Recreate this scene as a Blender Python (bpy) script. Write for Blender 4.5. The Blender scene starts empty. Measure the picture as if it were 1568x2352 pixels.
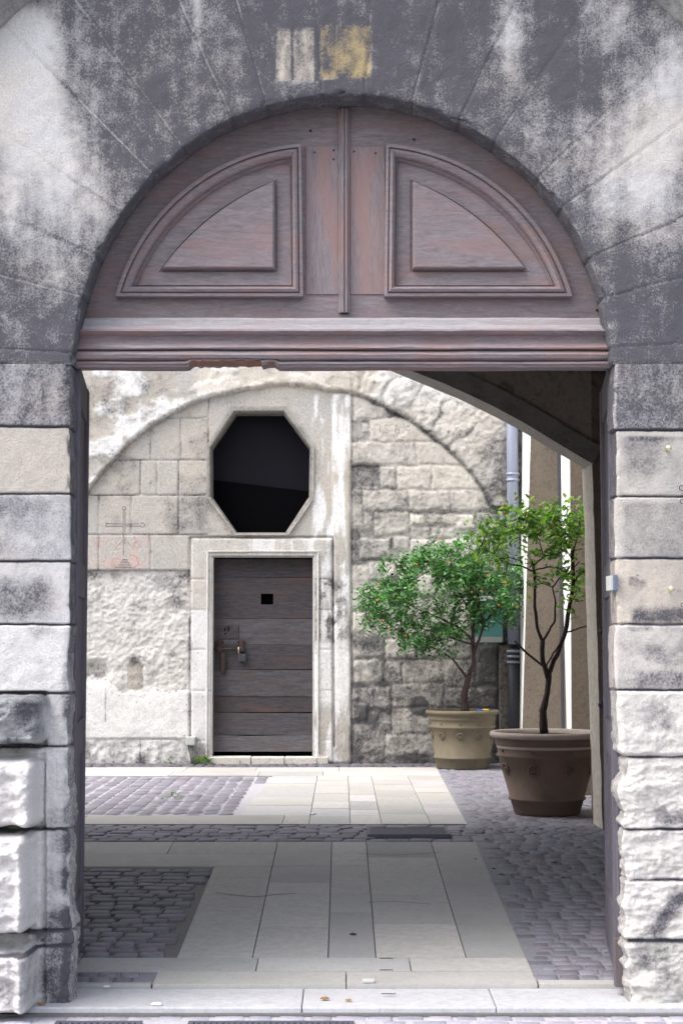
import bpy, math, random
import numpy as np
random.seed(7); RNG=np.random.RandomState(5)
sc=bpy.context.scene
COL=sc.collection
F=3900.0; CU,CV=784.0,1176.0; PT=math.atan(293/3900.0); CZ=1.5
cp,sp=math.cos(PT),math.sin(PT)
def W(u,v,Y):                      # photo coordinate -> point on the frontal plane at distance Y
    a=(u-CU)/F; b=-(v-CV)/F
    t=Y/(cp-b*sp)
    return (a*t, Y, CZ+t*(sp+b*cp))
def PX(X,Y,Z):
    z=Z-CZ; d=Y*cp+z*sp; h=-Y*sp+z*cp
    return CU+F*X/d, CV-F*h/d
M_SL=.0541
def gz(Y):
    Y=np.asarray(Y,dtype=float)
    return np.where(Y<6.9,0.0,np.where(Y<7.0,.03,np.where(Y<11.25,.03+M_SL*(Y-7),.26)))
def gzf(Y): return float(gz(Y))
def G(u,v):
    a=(u-CU)/F; b=-(v-CV)/F; dy=cp-b*sp; k=(sp+b*cp)/dy
    Y=(CZ-.03+7*M_SL)/(M_SL-k)
    if Y>11.25: Y=(CZ-.26)/(-k)
    if Y<6.95: Y=CZ/(-k)
    return (a/dy*Y, Y, gzf(Y))
# ---------- noise
def vn(x,y,seed=0):
    x=np.asarray(x,float); y=np.asarray(y,float)
    xi=np.floor(x).astype(np.int64); yi=np.floor(y).astype(np.int64)
    fx=x-xi; fy=y-yi; fx=fx*fx*(3-2*fx); fy=fy*fy*(3-2*fy)
    def h(i,j):
        n=(i*374761393+j*668265263+seed*974634777)&0xffffffff
        n=((n^(n>>13))*1274126177)&0xffffffff
        n=n^(n>>16)
        return (n&0xffff)/65535.0
    a=h(xi,yi);b=h(xi+1,yi);c=h(xi,yi+1);d=h(xi+1,yi+1)
    return (a*(1-fx)+b*fx)*(1-fy)+(c*(1-fx)+d*fx)*fy
def fbm(x,y,seed=0,o=4,g=.5):
    s=0;a=1;t=0
    for i in range(o):
        s=s+a*vn(x*2**i+i*17.3,y*2**i+i*9.1,seed+i); t+=a; a*=g
    return s/t-.5          # about -.5..+.5
def ss(a,b,x):
    t=np.clip((x-a)/(b-a),0,1); return t*t*(3-2*t)
def gauss(x,w): return np.exp(-(x/w)**2)
# ---------- materials
def newmat(name):
    m=bpy.data.materials.new(name); m.use_nodes=True
    nt=m.node_tree; b=nt.nodes['Principled BSDF']; return m,nt,b
def N(nt,t,**k):
    n=nt.nodes.new(t)
    for a,v in k.items():
        if a in n.inputs.keys(): n.inputs[a].default_value=v
        else: setattr(n,a,v)
    return n
def mth(nt,op,a,b=None,c=None,clamp=False):
    n=nt.nodes.new('ShaderNodeMath'); n.operation=op; n.use_clamp=clamp
    for i,x in enumerate((a,b,c)):
        if x is None: continue
        if isinstance(x,(int,float)): n.inputs[i].default_value=x
        else: nt.links.new(x,n.inputs[i])
    return n.outputs[0]
def mix(nt,f,a,b,bt='MIX'):
    n=nt.nodes.new('ShaderNodeMix'); n.data_type='RGBA'; n.blend_type=bt
    for s,x in ((n.inputs[0],f),(n.inputs[6],a),(n.inputs[7],b)):
        if isinstance(x,(int,float)): s.default_value=x
        elif isinstance(x,tuple): s.default_value=(x+(1,))[:4]
        else: nt.links.new(x,s)
    return n.outputs[2]
def coords(nt,scale=(1,1,1)):
    t=nt.nodes.new('ShaderNodeTexCoord'); m=nt.nodes.new('ShaderNodeMapping')
    m.inputs['Scale'].default_value=scale; nt.links.new(t.outputs['Object'],m.inputs['Vector']); return m.outputs[0]
def noise(nt,vec,scale,detail=6,rough=.6,dist=0):
    n=nt.nodes.new('ShaderNodeTexNoise'); n.inputs['Scale'].default_value=scale
    n.inputs['Detail'].default_value=detail; n.inputs['Roughness'].default_value=rough; n.inputs['Distortion'].default_value=dist
    nt.links.new(vec,n.inputs['Vector']); return n.outputs[0]
def bump(nt,b,h,strength,dist):
    n=nt.nodes.new('ShaderNodeBump'); n.inputs['Strength'].default_value=strength; n.inputs['Distance'].default_value=dist
    nt.links.new(h,n.inputs['Height']); nt.links.new(n.outputs[0],b.inputs['Normal'])
def ramp(nt,x,a,b):
    n=nt.nodes.new('ShaderNodeMapRange'); n.inputs[1].default_value=a; n.inputs[2].default_value=b; n.clamp=True
    nt.links.new(x,n.inputs[0]); return n.outputs[0]
def stone(name,soot=(.06,.057,.07),s1=7,s2=55,con=1.0,bs=.5,bd=.006,edge=(.3,.72),rough=.9,mot=1.0):
    m,nt,b=newmat(name)
    at=N(nt,'ShaderNodeAttribute',attribute_name='Col'); v=coords(nt)
    n1=noise(nt,v,s1,8,.65); n2=noise(nt,v,s2,8,.72,.4); n3=noise(nt,v,s2*4,4,.7)
    x=mth(nt,'ADD',at.outputs['Alpha'],mth(nt,'MULTIPLY',mth(nt,'SUBTRACT',n2,.5),1.5*con))
    x=mth(nt,'ADD',x,mth(nt,'MULTIPLY',mth(nt,'SUBTRACT',n1,.5),.8*con))
    f=ramp(nt,x,*edge)
    k=mth(nt,'ADD',1-.5*mot,mth(nt,'MULTIPLY',n2,mot))
    kk=mth(nt,'MULTIPLY',k,mth(nt,'ADD',.8,mth(nt,'MULTIPLY',n3,.4)))
    cc=nt.nodes.new('ShaderNodeCombineColor')
    for i in range(3): nt.links.new(kk,cc.inputs[i])
    c=mix(nt,1.0,at.outputs['Color'],cc.outputs[0],'MULTIPLY')
    sc_=mix(nt,n3,tuple(x*.7 for x in soot),tuple(x*1.5 for x in soot))
    c=mix(nt,f,c,sc_)
    nt.links.new(c,b.inputs['Base Color']); b.inputs['Roughness'].default_value=rough
    b.inputs['Specular IOR Level'].default_value=.25
    vo=nt.nodes.new('ShaderNodeTexVoronoi'); vo.inputs['Scale'].default_value=s2*1.1; nt.links.new(v,vo.inputs['Vector'])
    pit=ramp(nt,vo.outputs['Distance'],0,.28)
    hh=mth(nt,'ADD',mth(nt,'MULTIPLY',n2,1.0),mth(nt,'MULTIPLY',n3,.3)); hh=mth(nt,'ADD',hh,mth(nt,'MULTIPLY',pit,.18))
    bump(nt,b,hh,bs,bd); return m
def plain(name,col,rough=.7,metal=0,var=.25,scale=25,bs=.2,bd=.002,spec=.4,stretch=(1,1,1)):
    m,nt,b=newmat(name); v=coords(nt,stretch); n=noise(nt,v,scale,7,.65)
    c=mix(nt,n,tuple(x*(1-var) for x in col),tuple(min(1,x*(1+var)) for x in col))
    nt.links.new(c,b.inputs['Base Color']); b.inputs['Roughness'].default_value=rough; b.inputs['Metallic'].default_value=metal
    b.inputs['Specular IOR Level'].default_value=spec
    bump(nt,b,n,bs,bd); return m
def wood(name,dark,mid,patch,stretch,rough=.65,pk=(.5,.68),bs=.5,sc=1.0):
    m,nt,b=newmat(name); v=coords(nt,stretch); v2=coords(nt,tuple(max(.35,s*.28) for s in stretch))
    g=noise(nt,v,9*sc,8,.7,.6); g2=noise(nt,v,34*sc,5,.7,.3); p=noise(nt,v2,5,6,.6,.5)
    x=ramp(nt,mth(nt,'ADD',mth(nt,'MULTIPLY',g,.6),mth(nt,'MULTIPLY',g2,.4)),.33,.68)
    c=mix(nt,x,dark,mid)
    c=mix(nt,mth(nt,'MULTIPLY',ramp(nt,p,*pk),mth(nt,'ADD',.3,mth(nt,'MULTIPLY',g2,.9))),c,patch)
    nt.links.new(c,b.inputs['Base Color']); b.inputs['Roughness'].default_value=rough; b.inputs['Specular IOR Level'].default_value=.35
    h=mth(nt,'ADD',mth(nt,'MULTIPLY',g,.6),mth(nt,'MULTIPLY',g2,.5)); bump(nt,b,h,bs,.003); return m
M={}
M['front']=stone('soot_limestone',soot=(.088,.086,.1),s1=14,s2=120,con=1.35,edge=(.08,.92),bs=.75,bd=.011,mot=1.3)
M['back']=stone('court_limestone',soot=(.1,.097,.1),s1=7,s2=40,con=1.35,bs=.7,bd=.014,edge=(.15,.9),mot=1.4)
M['slab']=stone('pale_flagstone',soot=(.15,.14,.14),s1=2.2,s2=22,con=1.0,bs=.2,bd=.003,rough=.65,edge=(.2,1.0),mot=.9)
M['sett']=stone('porphyry_sett',soot=(.05,.05,.06),s1=6,s2=45,con=.7,bs=.35,bd=.003,rough=.6,edge=(.45,.95))
M['plaster']=stone('old_plaster',soot=(.05,.042,.036),s1=3,s2=24,con=1.0,bs=.6,bd=.012,mot=1.3)
M['gate']=wood('weathered_mauve_wood',(.12,.1,.108),(.3,.255,.272),(.25,.16,.15),(1,5,7),sc=1.3,pk=(.47,.66))
M['gatev']=wood('weathered_mauve_wood_upright',(.125,.105,.112),(.31,.265,.28),(.28,.17,.155),(8,5,1),sc=1.3,pk=(.44,.62))
M['pale_wood']=wood('silvered_wood',(.22,.205,.22),(.42,.395,.41),(.28,.22,.21),(1,5,8),sc=1.3)
M['raw_wood']=wood('broken_brown_wood',(.09,.045,.03),(.2,.1,.06),(.12,.07,.05),(1,5,7))
M['leafwood']=wood('door_leaf_wood',(.075,.068,.088),(.165,.15,.18),(.12,.088,.075),(9,9,1),sc=1.1,pk=(.58,.7))
M['plank']=wood('old_dark_planks',(.016,.014,.017),(.085,.077,.085),(.085,.052,.05),(1,3,8),sc=.8,pk=(.52,.7),bs=.9)
M['plank2']=wood('sun_bleached_planks',(.045,.042,.048),(.18,.17,.185),(.11,.08,.075),(1,3,8),sc=.8,bs=.9)
M['plank_m']=wood('greyer_planks',(.022,.021,.025),(.125,.118,.13),(.09,.065,.06),(1,3,8),sc=.7,bs=1)
M['plank_r']=wood('redder_planks',(.02,.017,.02),(.09,.078,.083),(.1,.06,.056),(1,3,8),sc=.9,pk=(.5,.68),bs=1)
M['iron']=plain('rusty_iron',(.07,.045,.045),.6,.6,.4,40)
M['brass']=plain('brass',(.75,.66,.42),.35,.9,.1,20,bs=.05)
M['black']=plain('blackness',(.004,.004,.005),.9,var=.2,spec=0)
M['zinc']=plain('blue_grey_zinc',(.3,.33,.42),.45,.2,.18,9,stretch=(1,1,.3))
M['castiron']=plain('dark_cast_iron',(.06,.062,.075),.55,.3,.3,12)
M['terra_a']=plain('yellowed_terracotta',(.16,.138,.098),.85,var=.3,scale=9,bs=.3,bd=.004,spec=.2)
M['terra_b']=plain('brown_terracotta',(.165,.12,.095),.8,var=.3,scale=8,bs=.3,bd=.004,spec=.25)
M['terra_rim']=plain('worn_terracotta_rim',(.42,.36,.32),.8,var=.2,scale=14,spec=.2)
M['soil']=plain('potting_soil',(.035,.026,.02),.95,var=.5,scale=60,bs=.9,bd=.02)
M['bark']=plain('dark_bark',(.045,.03,.028),.9,var=.5,scale=40,bs=.8,bd=.006,stretch=(1,1,.3))
M['grey_plastic']=plain('grey_plastic',(.52,.53,.5),.5,var=.06)
M['conduit']=plain('conduit_plastic',(.22,.22,.23),.5,var=.15)
M['steel']=plain('drain_steel',(.13,.13,.16),.5,.6,.3,40)
M['white_pl']=plain('white_plastic',(.5,.52,.5),.45,var=.04)
M['slate_pl']=plain('slate_plastic',(.12,.14,.2),.4,var=.1)
M['teal']=plain('teal_sign_paint',(.1,.3,.29),.4,var=.15,scale=8)
M['teal_l']=plain('pale_teal_lettering',(.35,.52,.5),.5,var=.1)
M['paper']=plain('white_sign_band',(.75,.77,.77),.5,var=.06)
M['engr']=plain('engraved_grey',(.2,.17,.17),.9,var=.3)
M['redchalk']=plain('faded_red_paint',(.55,.3,.26),.9,var=.2)
M['yellow_pl']=plain('yellow_plastic',(.8,.55,.06),.4,var=.05)
M['blue_pl']=plain('blue_plastic',(.03,.16,.6),.4,var=.05)
M['fruit']=plain('orange_fruit',(.7,.17,.02),.4,var=.15)
M['dryleaf']=plain('dry_leaf',(.3,.17,.06),.8,var=.4)
M['litter']=plain('paper_scrap',(.7,.7,.68),.8,var=.08)
M['text']=plain('black_lettering',(.02,.02,.02),.5,var=.1)
def leafmat(name,a,bc,tr):
    m,nt,b=newmat(name); at=N(nt,'ShaderNodeAttribute',attribute_name='Col')
    sx=nt.nodes.new('ShaderNodeSeparateColor'); nt.links.new(at.outputs['Color'],sx.inputs[0])
    c=mix(nt,sx.outputs[0],a,bc); nt.links.new(c,b.inputs['Base Color'])
    b.inputs['Roughness'].default_value=.38; b.inputs['Specular IOR Level'].default_value=.55
    t=nt.nodes.new('ShaderNodeBsdfTranslucent'); nt.links.new(mix(nt,1.0,c,(1.0,1.3,.5),'MULTIPLY'),t.inputs[0])
    ms=nt.nodes.new('ShaderNodeMixShader'); ms.inputs[0].default_value=tr
    nt.links.new(b.outputs[0],ms.inputs[1]); nt.links.new(t.outputs[0],ms.inputs[2])
    nt.links.new(ms.outputs[0],nt.nodes['Material Output'].inputs[0]); return m
M['leaf_a']=leafmat('dark_citrus_leaf',(.035,.12,.04),(.22,.44,.17),.35)
M['leaf_b']=leafmat('young_citrus_leaf',(.08,.2,.04),(.5,.68,.2),.45)
M['weed']=leafmat('weed_leaf',(.07,.16,.03),(.2,.34,.08),.3)
def glass(name,col,rough,alpha):
    m,nt,b=newmat(name); b.inputs['Base Color'].default_value=col+(1,); b.inputs['Roughness'].default_value=rough
    b.inputs['Transmission Weight'].default_value=alpha; b.inputs['IOR'].default_value=1.1; return m
M['acrylic']=glass('clear_acrylic',(.97,.98,.99),.03,1.0)
m,nt,b=newmat('dark_window'); v=coords(nt,(14,1,.8)); n=noise(nt,v,5,5,.6)
nt.links.new(mix(nt,n,(.006,.006,.009),(.013,.013,.018)),b.inputs['Base Color']); b.inputs['Roughness'].default_value=.5; b.inputs['Specular IOR Level'].default_value=.1; M['pane']=m
# ---------- object helpers
def empty(name,loc,label,cat,group=None):
    o=bpy.data.objects.new(name,None); COL.objects.link(o); o.location=loc; o.empty_display_size=.1
    o['label']=label; o['category']=cat
    if group: o['group']=group
    return o
def tag(o,label,cat,group=None):
    o['label']=label; o['category']=cat
    if group: o['group']=group
    return o
def rootloc(p):
    x=[0,0,0]
    while p:
        for i in range(3): x[i]+=p.location[i]
        p=p.parent
    return x
def link(name,me,mat,parent=None,smooth=False,origin=None):
    o=bpy.data.objects.new(name,me); COL.objects.link(o)
    if mat: me.materials.append(mat)
    if parent:
        o.parent=parent; L=rootloc(parent); o.location=(-L[0],-L[1],-L[2])
    elif origin:
        import mathutils
        me.transform(mathutils.Matrix.Translation((-origin[0],-origin[1],-origin[2]))); o.location=origin
    if smooth:
        me.polygons.foreach_set('use_smooth',[True]*len(me.polygons))
    me.update(); return o
def mk(name,vs,fs,mat,parent=None,smooth=False,col=None,origin=None):
    me=bpy.data.meshes.new(name); me.from_pydata([tuple(map(float,v)) for v in vs],[],[tuple(map(int,f)) for f in fs])
    if col is not None:
        a=me.color_attributes.new('Col','FLOAT_COLOR','POINT'); a.data.foreach_set('color',np.asarray(col,np.float32).ravel())
    return link(name,me,mat,parent,smooth,origin)
class MB:
    def __init__(s): s.v=[];s.f=[];s.c=[];s.g=[]
    def add(s,vs,fs,c=(.5,.5,.5,0)):
        n=len(s.v); s.g.append((n,len(s.f))); s.v+=list(vs); s.f+=[tuple(i+n for i in f) for f in fs]; s.c+=[c]*len(vs); return s
    def box(s,x0,x1,y0,y1,z0,z1,c=(.5,.5,.5,0),bev=0):
        if bev<=0:
            return s.add([(x0,y0,z0),(x1,y0,z0),(x1,y1,z0),(x0,y1,z0),(x0,y0,z1),(x1,y0,z1),(x1,y1,z1),(x0,y1,z1)],
             [(0,3,2,1),(4,5,6,7),(0,1,5,4),(1,2,6,5),(2,3,7,6),(3,0,4,7)],c)
        import bmesh
        bm=bmesh.new(); r=bmesh.ops.create_cube(bm,size=1)
        for w in bm.verts: w.co=((x0+x1)/2+w.co.x*(x1-x0),(y0+y1)/2+w.co.y*(y1-y0),(z0+z1)/2+w.co.z*(z1-z0))
        bmesh.ops.bevel(bm,geom=bm.edges[:],offset=bev,segments=2,affect='EDGES',profile=.6)
        bm.verts.index_update(); vs=[tuple(w.co) for w in bm.verts]; fs=[tuple(w.index for w in f.verts) for f in bm.faces]; bm.free()
        return s.add(vs,fs,c)
    def tube(s,pts,rad,n=8,c=(.5,.5,.5,0),cap=True):
        from mathutils import Vector
        P=[Vector(p) for p in pts]; R=rad if isinstance(rad,(list,tuple)) else [rad]*len(P)
        ref=Vector((0,0,1)); vs=[];fs=[]; pu=None
        for i,p in enumerate(P):
            d=(P[min(i+1,len(P)-1)]-P[max(i-1,0)]).normalized()
            if pu is None:
                a=Vector((1,0,0)) if abs(d.x)<.8 else Vector((0,1,0)); pu=(a-d*a.dot(d)).normalized()
            else: pu=(pu-d*pu.dot(d)).normalized()
            w=d.cross(pu)
            for k in range(n):
                t=2*math.pi*k/n; vs.append(tuple(p+(pu*math.cos(t)+w*math.sin(t))*R[i]))
        for i in range(len(P)-1):
            for k in range(n): fs.append((i*n+k,i*n+(k+1)%n,(i+1)*n+(k+1)%n,(i+1)*n+k))
        if cap: fs.append(tuple(range(n-1,-1,-1))); fs.append(tuple(range((len(P)-1)*n,len(P)*n)))
        return s.add(vs,fs,c)
    def lathe(s,cx,cy,prof,n=48,c=(.5,.5,.5,0)):
        vs=[];fs=[]
        for r,z in prof:
            for k in range(n):
                t=2*math.pi*k/n; vs.append((cx+r*math.cos(t),cy+r*math.sin(t),z))
        for i in range(len(prof)-1):
            for k in range(n): fs.append((i*n+k,i*n+(k+1)%n,(i+1)*n+(k+1)%n,(i+1)*n+k))
        return s.add(vs,fs,c)
    def ball(s,c0,r,n=8,sx=1,sy=1,sz=1,c=(.5,.5,.5,0)):
        vs=[];fs=[]; m=n//2+1
        for i in range(m+1):
            ph=math.pi*i/m
            for k in range(n):
                t=2*math.pi*k/n; vs.append((c0[0]+sx*r*math.sin(ph)*math.cos(t),c0[1]+sy*r*math.sin(ph)*math.sin(t),c0[2]-sz*r*math.cos(ph)))
        for i in range(m):
            for k in range(n): fs.append((i*n+k,i*n+(k+1)%n,(i+1)*n+(k+1)%n,(i+1)*n+k))
        return s.add(vs,fs,c)
    def prism(s,poly,y0,y1,c=(.5,.5,.5,0)):      # poly in x,z (ccw seen from -y)
        n=len(poly); vs=[(x,y0,z) for x,z in poly]+[(x,y1,z) for x,z in poly]
        fs=[tuple(range(n)),tuple(range(2*n-1,n-1,-1))]+[(i,i+n,(i+1)%n+n,(i+1)%n) for i in range(n)]
        return s.add(vs,fs,c)
    def each(s,name,mat,parent,smooth=False):
        g=s.g+[(len(s.v),len(s.f))]
        for (a,b),(c,d) in zip(g[:-1],g[1:]):
            o=mk(name,s.v[a:c],[tuple(i-a for i in f) for f in s.f[b:d]],mat,parent,smooth,s.c[a:c])
        return o
    def build(s,name,mat,parent=None,smooth=False,origin=None,col=True):
        return mk(name,s.v,s.f,mat,parent,smooth,s.c if col else None,origin)
def grid(name,U,V,func,mat,parent,keep=None,smooth=True,origin=None,flip=False):
    UU,VV=np.meshgrid(U,V); P,C=func(UU,VV)
    nu,nv=len(U),len(V); idx=np.arange(nu*nv).reshape(nv,nu)
    q=np.stack([idx[:-1,:-1],idx[:-1,1:],idx[1:,1:],idx[1:,:-1]],-1).reshape(-1,4)
    if flip: q=q[:,::-1]
    if keep is not None:
        cu=(UU[:-1,:-1]+UU[1:,1:])/2; cv=(VV[:-1,:-1]+VV[1:,1:])/2
        q=q[keep(cu,cv).ravel()]
    me=bpy.data.meshes.new(name); nv_=nu*nv; nf=len(q)
    me.vertices.add(nv_); me.vertices.foreach_set('co',np.asarray(P,np.float32).reshape(-1))
    me.loops.add(nf*4); me.loops.foreach_set('vertex_index',q.reshape(-1).astype(np.int32))
    me.polygons.add(nf); me.polygons.foreach_set('loop_start',(np.arange(nf)*4).astype(np.int32)); me.polygons.foreach_set('loop_total',np.full(nf,4,np.int32))
    me.update(calc_edges=True)
    a=me.color_attributes.new('Col','FLOAT_COLOR','POINT'); a.data.foreach_set('color',np.asarray(C,np.float32).reshape(-1))
    return link(name,me,mat,parent,smooth,origin)
def spans(*seg):
    out=[]
    for a,b,d in seg:
        n=max(1,int(round((b-a)/d))); x=np.linspace(a,b,n+1)
        out.append(x if not out else x[1:])
    return np.concatenate(out)
def lerp3(a,b,t): return np.asarray(a)*(1-t[...,None])+np.asarray(b)*t[...,None]
def rbox(u,v,u0,u1,v0,v1,e):            # soft rectangle 0..1
    return ss(u0-e,u0+e,u)*(1-ss(u1-e,u1+e,u))*ss(v0-e,v0+e,v)*(1-ss(v1-e,v1+e,v))

# =====================================================================  FRONT PORTAL
HB=5.1
Y1=7.0
cx_,_,cz_=W(786,836,Y1); R1=622*Y1/F; R2=2.02; EZ=(W(786,217,Y1)[2]-cz_)/R1
portal=empty('stone_portal',(0,Y1,0),'soot-stained limestone round-arched portal framing the view into the courtyard','gateway')
def front_soot(u,v):
    n=fbm(u/160,v/220,11,4); st=fbm(u/26,v/230,12,4)       # streaks run downward
    n3=fbm(u/45,v/45,13,4)
    st2=fbm(u/11,v/150,14,4); s=1.0+.55*n+.42*st+.22*st2+.35*n3
    s=np.where(v>832,0,s)
    def B(cu,cv,a,b,rot=0,amt=1):
        t=math.radians(rot); du=u-cu; dv=v-cv
        x=du*math.cos(t)+dv*math.sin(t); y=-du*math.sin(t)+dv*math.cos(t)
        w=1+.5*fbm(u/60,v/60,17,3)
        return amt*np.exp(-((x/a)**2+(y/b)**2)*w)
    # washed pale areas
    top=(v<832)
    e=B(30,190,95,190,0,1.0)+B(120,330,70,230,-22,.75)+B(60,60,50,90,-20,.5)+B(110,620,60,150,-8,.4)+B(20,450,60,90,0,.45)
    e=e+B(1540,230,110,200,12,1.05)+B(1440,420,90,150,25,.45)+B(1175,60,38,150,6,.6)+B(1395,30,60,100,12,.55)+B(1290,330,110,170,25,.33)+B(1050,260,200,160,0,.15)+B(180,430,60,120,-30,.3)+B(455,30,14,60,0,.35)
    e=e+B(1560,520,140,90,0,.3)
    s=s-e*top
    s=np.where(top,s-rbox(u+n3*14,v+n3*14,628,728,62,185,6)*(.4+.9*np.abs(fbm(u/9,v/40,18,2)))-rbox(u+n3*10,v+n3*12,735,852,56,180,5)*(.45+.9*fbm(u/16,v/30,19,3)),s)
    for (j0,j1) in ((628,634),(668,674),(722,732)): s=s+np.where(top,rbox(u,v,j0,j1,60,185,3)*.5,0)
    s=s+np.where(top,gauss(v-62,8)*rbox(u,v,640,860,20,120,6)*.2,0)
    # jamb stones, left
    L=u<784
    def rowL(a,b,val,u0=-9999,u1=784): return np.where(L&(v>=a)&(v<b),val,0)
    s=s+rowL(832,980,.62+.5*st+.5*n)+rowL(980,1135,.02+.1*n)
    s=s+rowL(1135,1290,.34+.3*n3+.35*gauss(v-1165,26)*ss(150,20,u))
    s=s+rowL(1290,1436,.1+.6*rbox(u,v,-200,118,1330,1425,26))
    s=s+rowL(1436,9999,-.12+.8*n3+.3*n+.25*gauss(v-1450,22)*ss(40,80,u)*ss(150,120,u))
    s=s+np.where(L&(v>1440),(.5+.9*n3)*rbox(u,v,143,175,1450,2400,10),0)
    s=s+np.where(L&(v>1590),.45*rbox(u,v,104,176,1850,2400,18)+.5*rbox(u,v,85,176,2100,2420,20),0)
    s=s+np.where(L,.6*rbox(u,v,-300,112,1585,1712,10)*(1+.8*n3),0)
    s=s+np.where(L,.35*rbox(u,v,-300,82,2160,2290,16),0)
    for (bv) in (1720,1898,2145,2330): s=s+np.where(L,.55*gauss(v-bv,14)*ss(112,90,u),0)
    # jamb stones, right
    Rr=u>=784
    def row(a,b,val): return np.where(Rr&(v>=a)&(v<b),val,0)
    s=s+row(832,988,.8+.3*st)
    s=s+row(988,1140,.12+.45*rbox(u,v,1435,1520,1000,1090,26)+.35*rbox(u,v,1440,1700,990,1012,6)-.3*gauss(v-994,5))
    s=s+row(1140,1282,.36+.3*n3-.5*ss(1440,1418,u)-.6*gauss(v-1148,6))
    s=s+row(1282,1435,.12+.75*rbox(u,v,1450,1640,1397,1432,12)+.4*rbox(u,v,1440,1500,1300,1350,12)*(n3>0.02)-.4*ss(1448,1438,u))
    s=s+row(1435,1585,.2+.5*n3+.45*rbox(u,v,1460,1700,1540,1582,12)+.4*rbox(u,v,1440,1500,1438,1450,6)+.3*rbox(u,v,1480,1700,1480,1530,14))
    s=s+row(1585,9999,-.02+.9*n3+.4*n+.5*rbox(u,v,1475,1540,1610,1680,14)*(n3>-.02)+.5*rbox(u,v,1500,1700,1840,1900,14)*(n3>-.04))
    s=s+row(1900,9999,.85*np.exp(-(((u-1550)-(2080-v)*.9)/26)**2)*ss(2030,2060,v)*ss(2165,2140,v)+.5*gauss(v-2160,8))
    s=s+row(2165,9999,.35+.3*n3)
    # inner reveal of right jamb, upper half blackened
    return s
def front_col(u,v):
    w=fbm(u/120,v/90,21,3); c=np.empty(u.shape+(4,))
    base=np.array((.6,.59,.6)); warm=np.array((.62,.56,.49)); t=np.clip(.2+1.2*w,0,1)
    c[...,:3]=lerp3(base,warm,t)
    def over(mask,col):
        for i in range(3): c[...,i]=c[...,i]*(1-mask)+col[i]*mask
    over(rbox(u,v,735,852,56,180,4)*.9,(.52,.39,.17)); over(rbox(u,v,628,728,62,185,5)*.8,(.56,.5,.42))
    over(rbox(u,v,-900,784,980,1135,2)*.8,(.5,.45,.385))
    over(rbox(u,v,-900,784,1436,9999,3)*.8,(.7,.68,.67))
    over(rbox(u,v,-900,110,1590,1712,6)*.8,(.42,.45,.45))
    over(rbox(u,v,784,2600,988,1282,2)*.7,(.5,.46,.41))
    over(rbox(u,v,784,2600,1285,1435,2)*.7,(.58,.5,.4))
    over(rbox(u,v,784,2600,1435,1585,2)*.6,(.6,.55,.49))
    over(rbox(u,v,784,2600,1585,9999,3)*.8,(.66,.63,.585))
    over(np.clip(rbox(u,v,1470,1568,2180,2300,20)*fbm(u/30,v/30,5,3)*3,0,.7),(.13,.2,.07))
    return c
VJ_L=[832,980,1135,1290,1436,1592,1715,1905,2140,2175]
VJ_R=[832,988,1140,1282,1435,1585,1738,1905,2022,2160]
def zrow(v): return W(1400,v,Y1)[2]
cornL=[(600,163),(840,161),(1136,163),(1430,163),(1450,160),(1500,152),(1560,156),(1610,166),(1660,158),(1750,160),(1850,163),(1990,166),(2100,167),(2300,165)]
cornR=[(600,1410),(840,1413),(985,1409),(992,1412),(1140,1413),(1145,1411),(1435,1413),(1590,1412),(1600,1413),(1728,1414),(1742,1431),(1780,1428),(1810,1425),(1850,1424),(1890,1421),(1902,1424),(2010,1428),(2022,1430),(2150,1434),(2162,1437),(2300,1440)]
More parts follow.
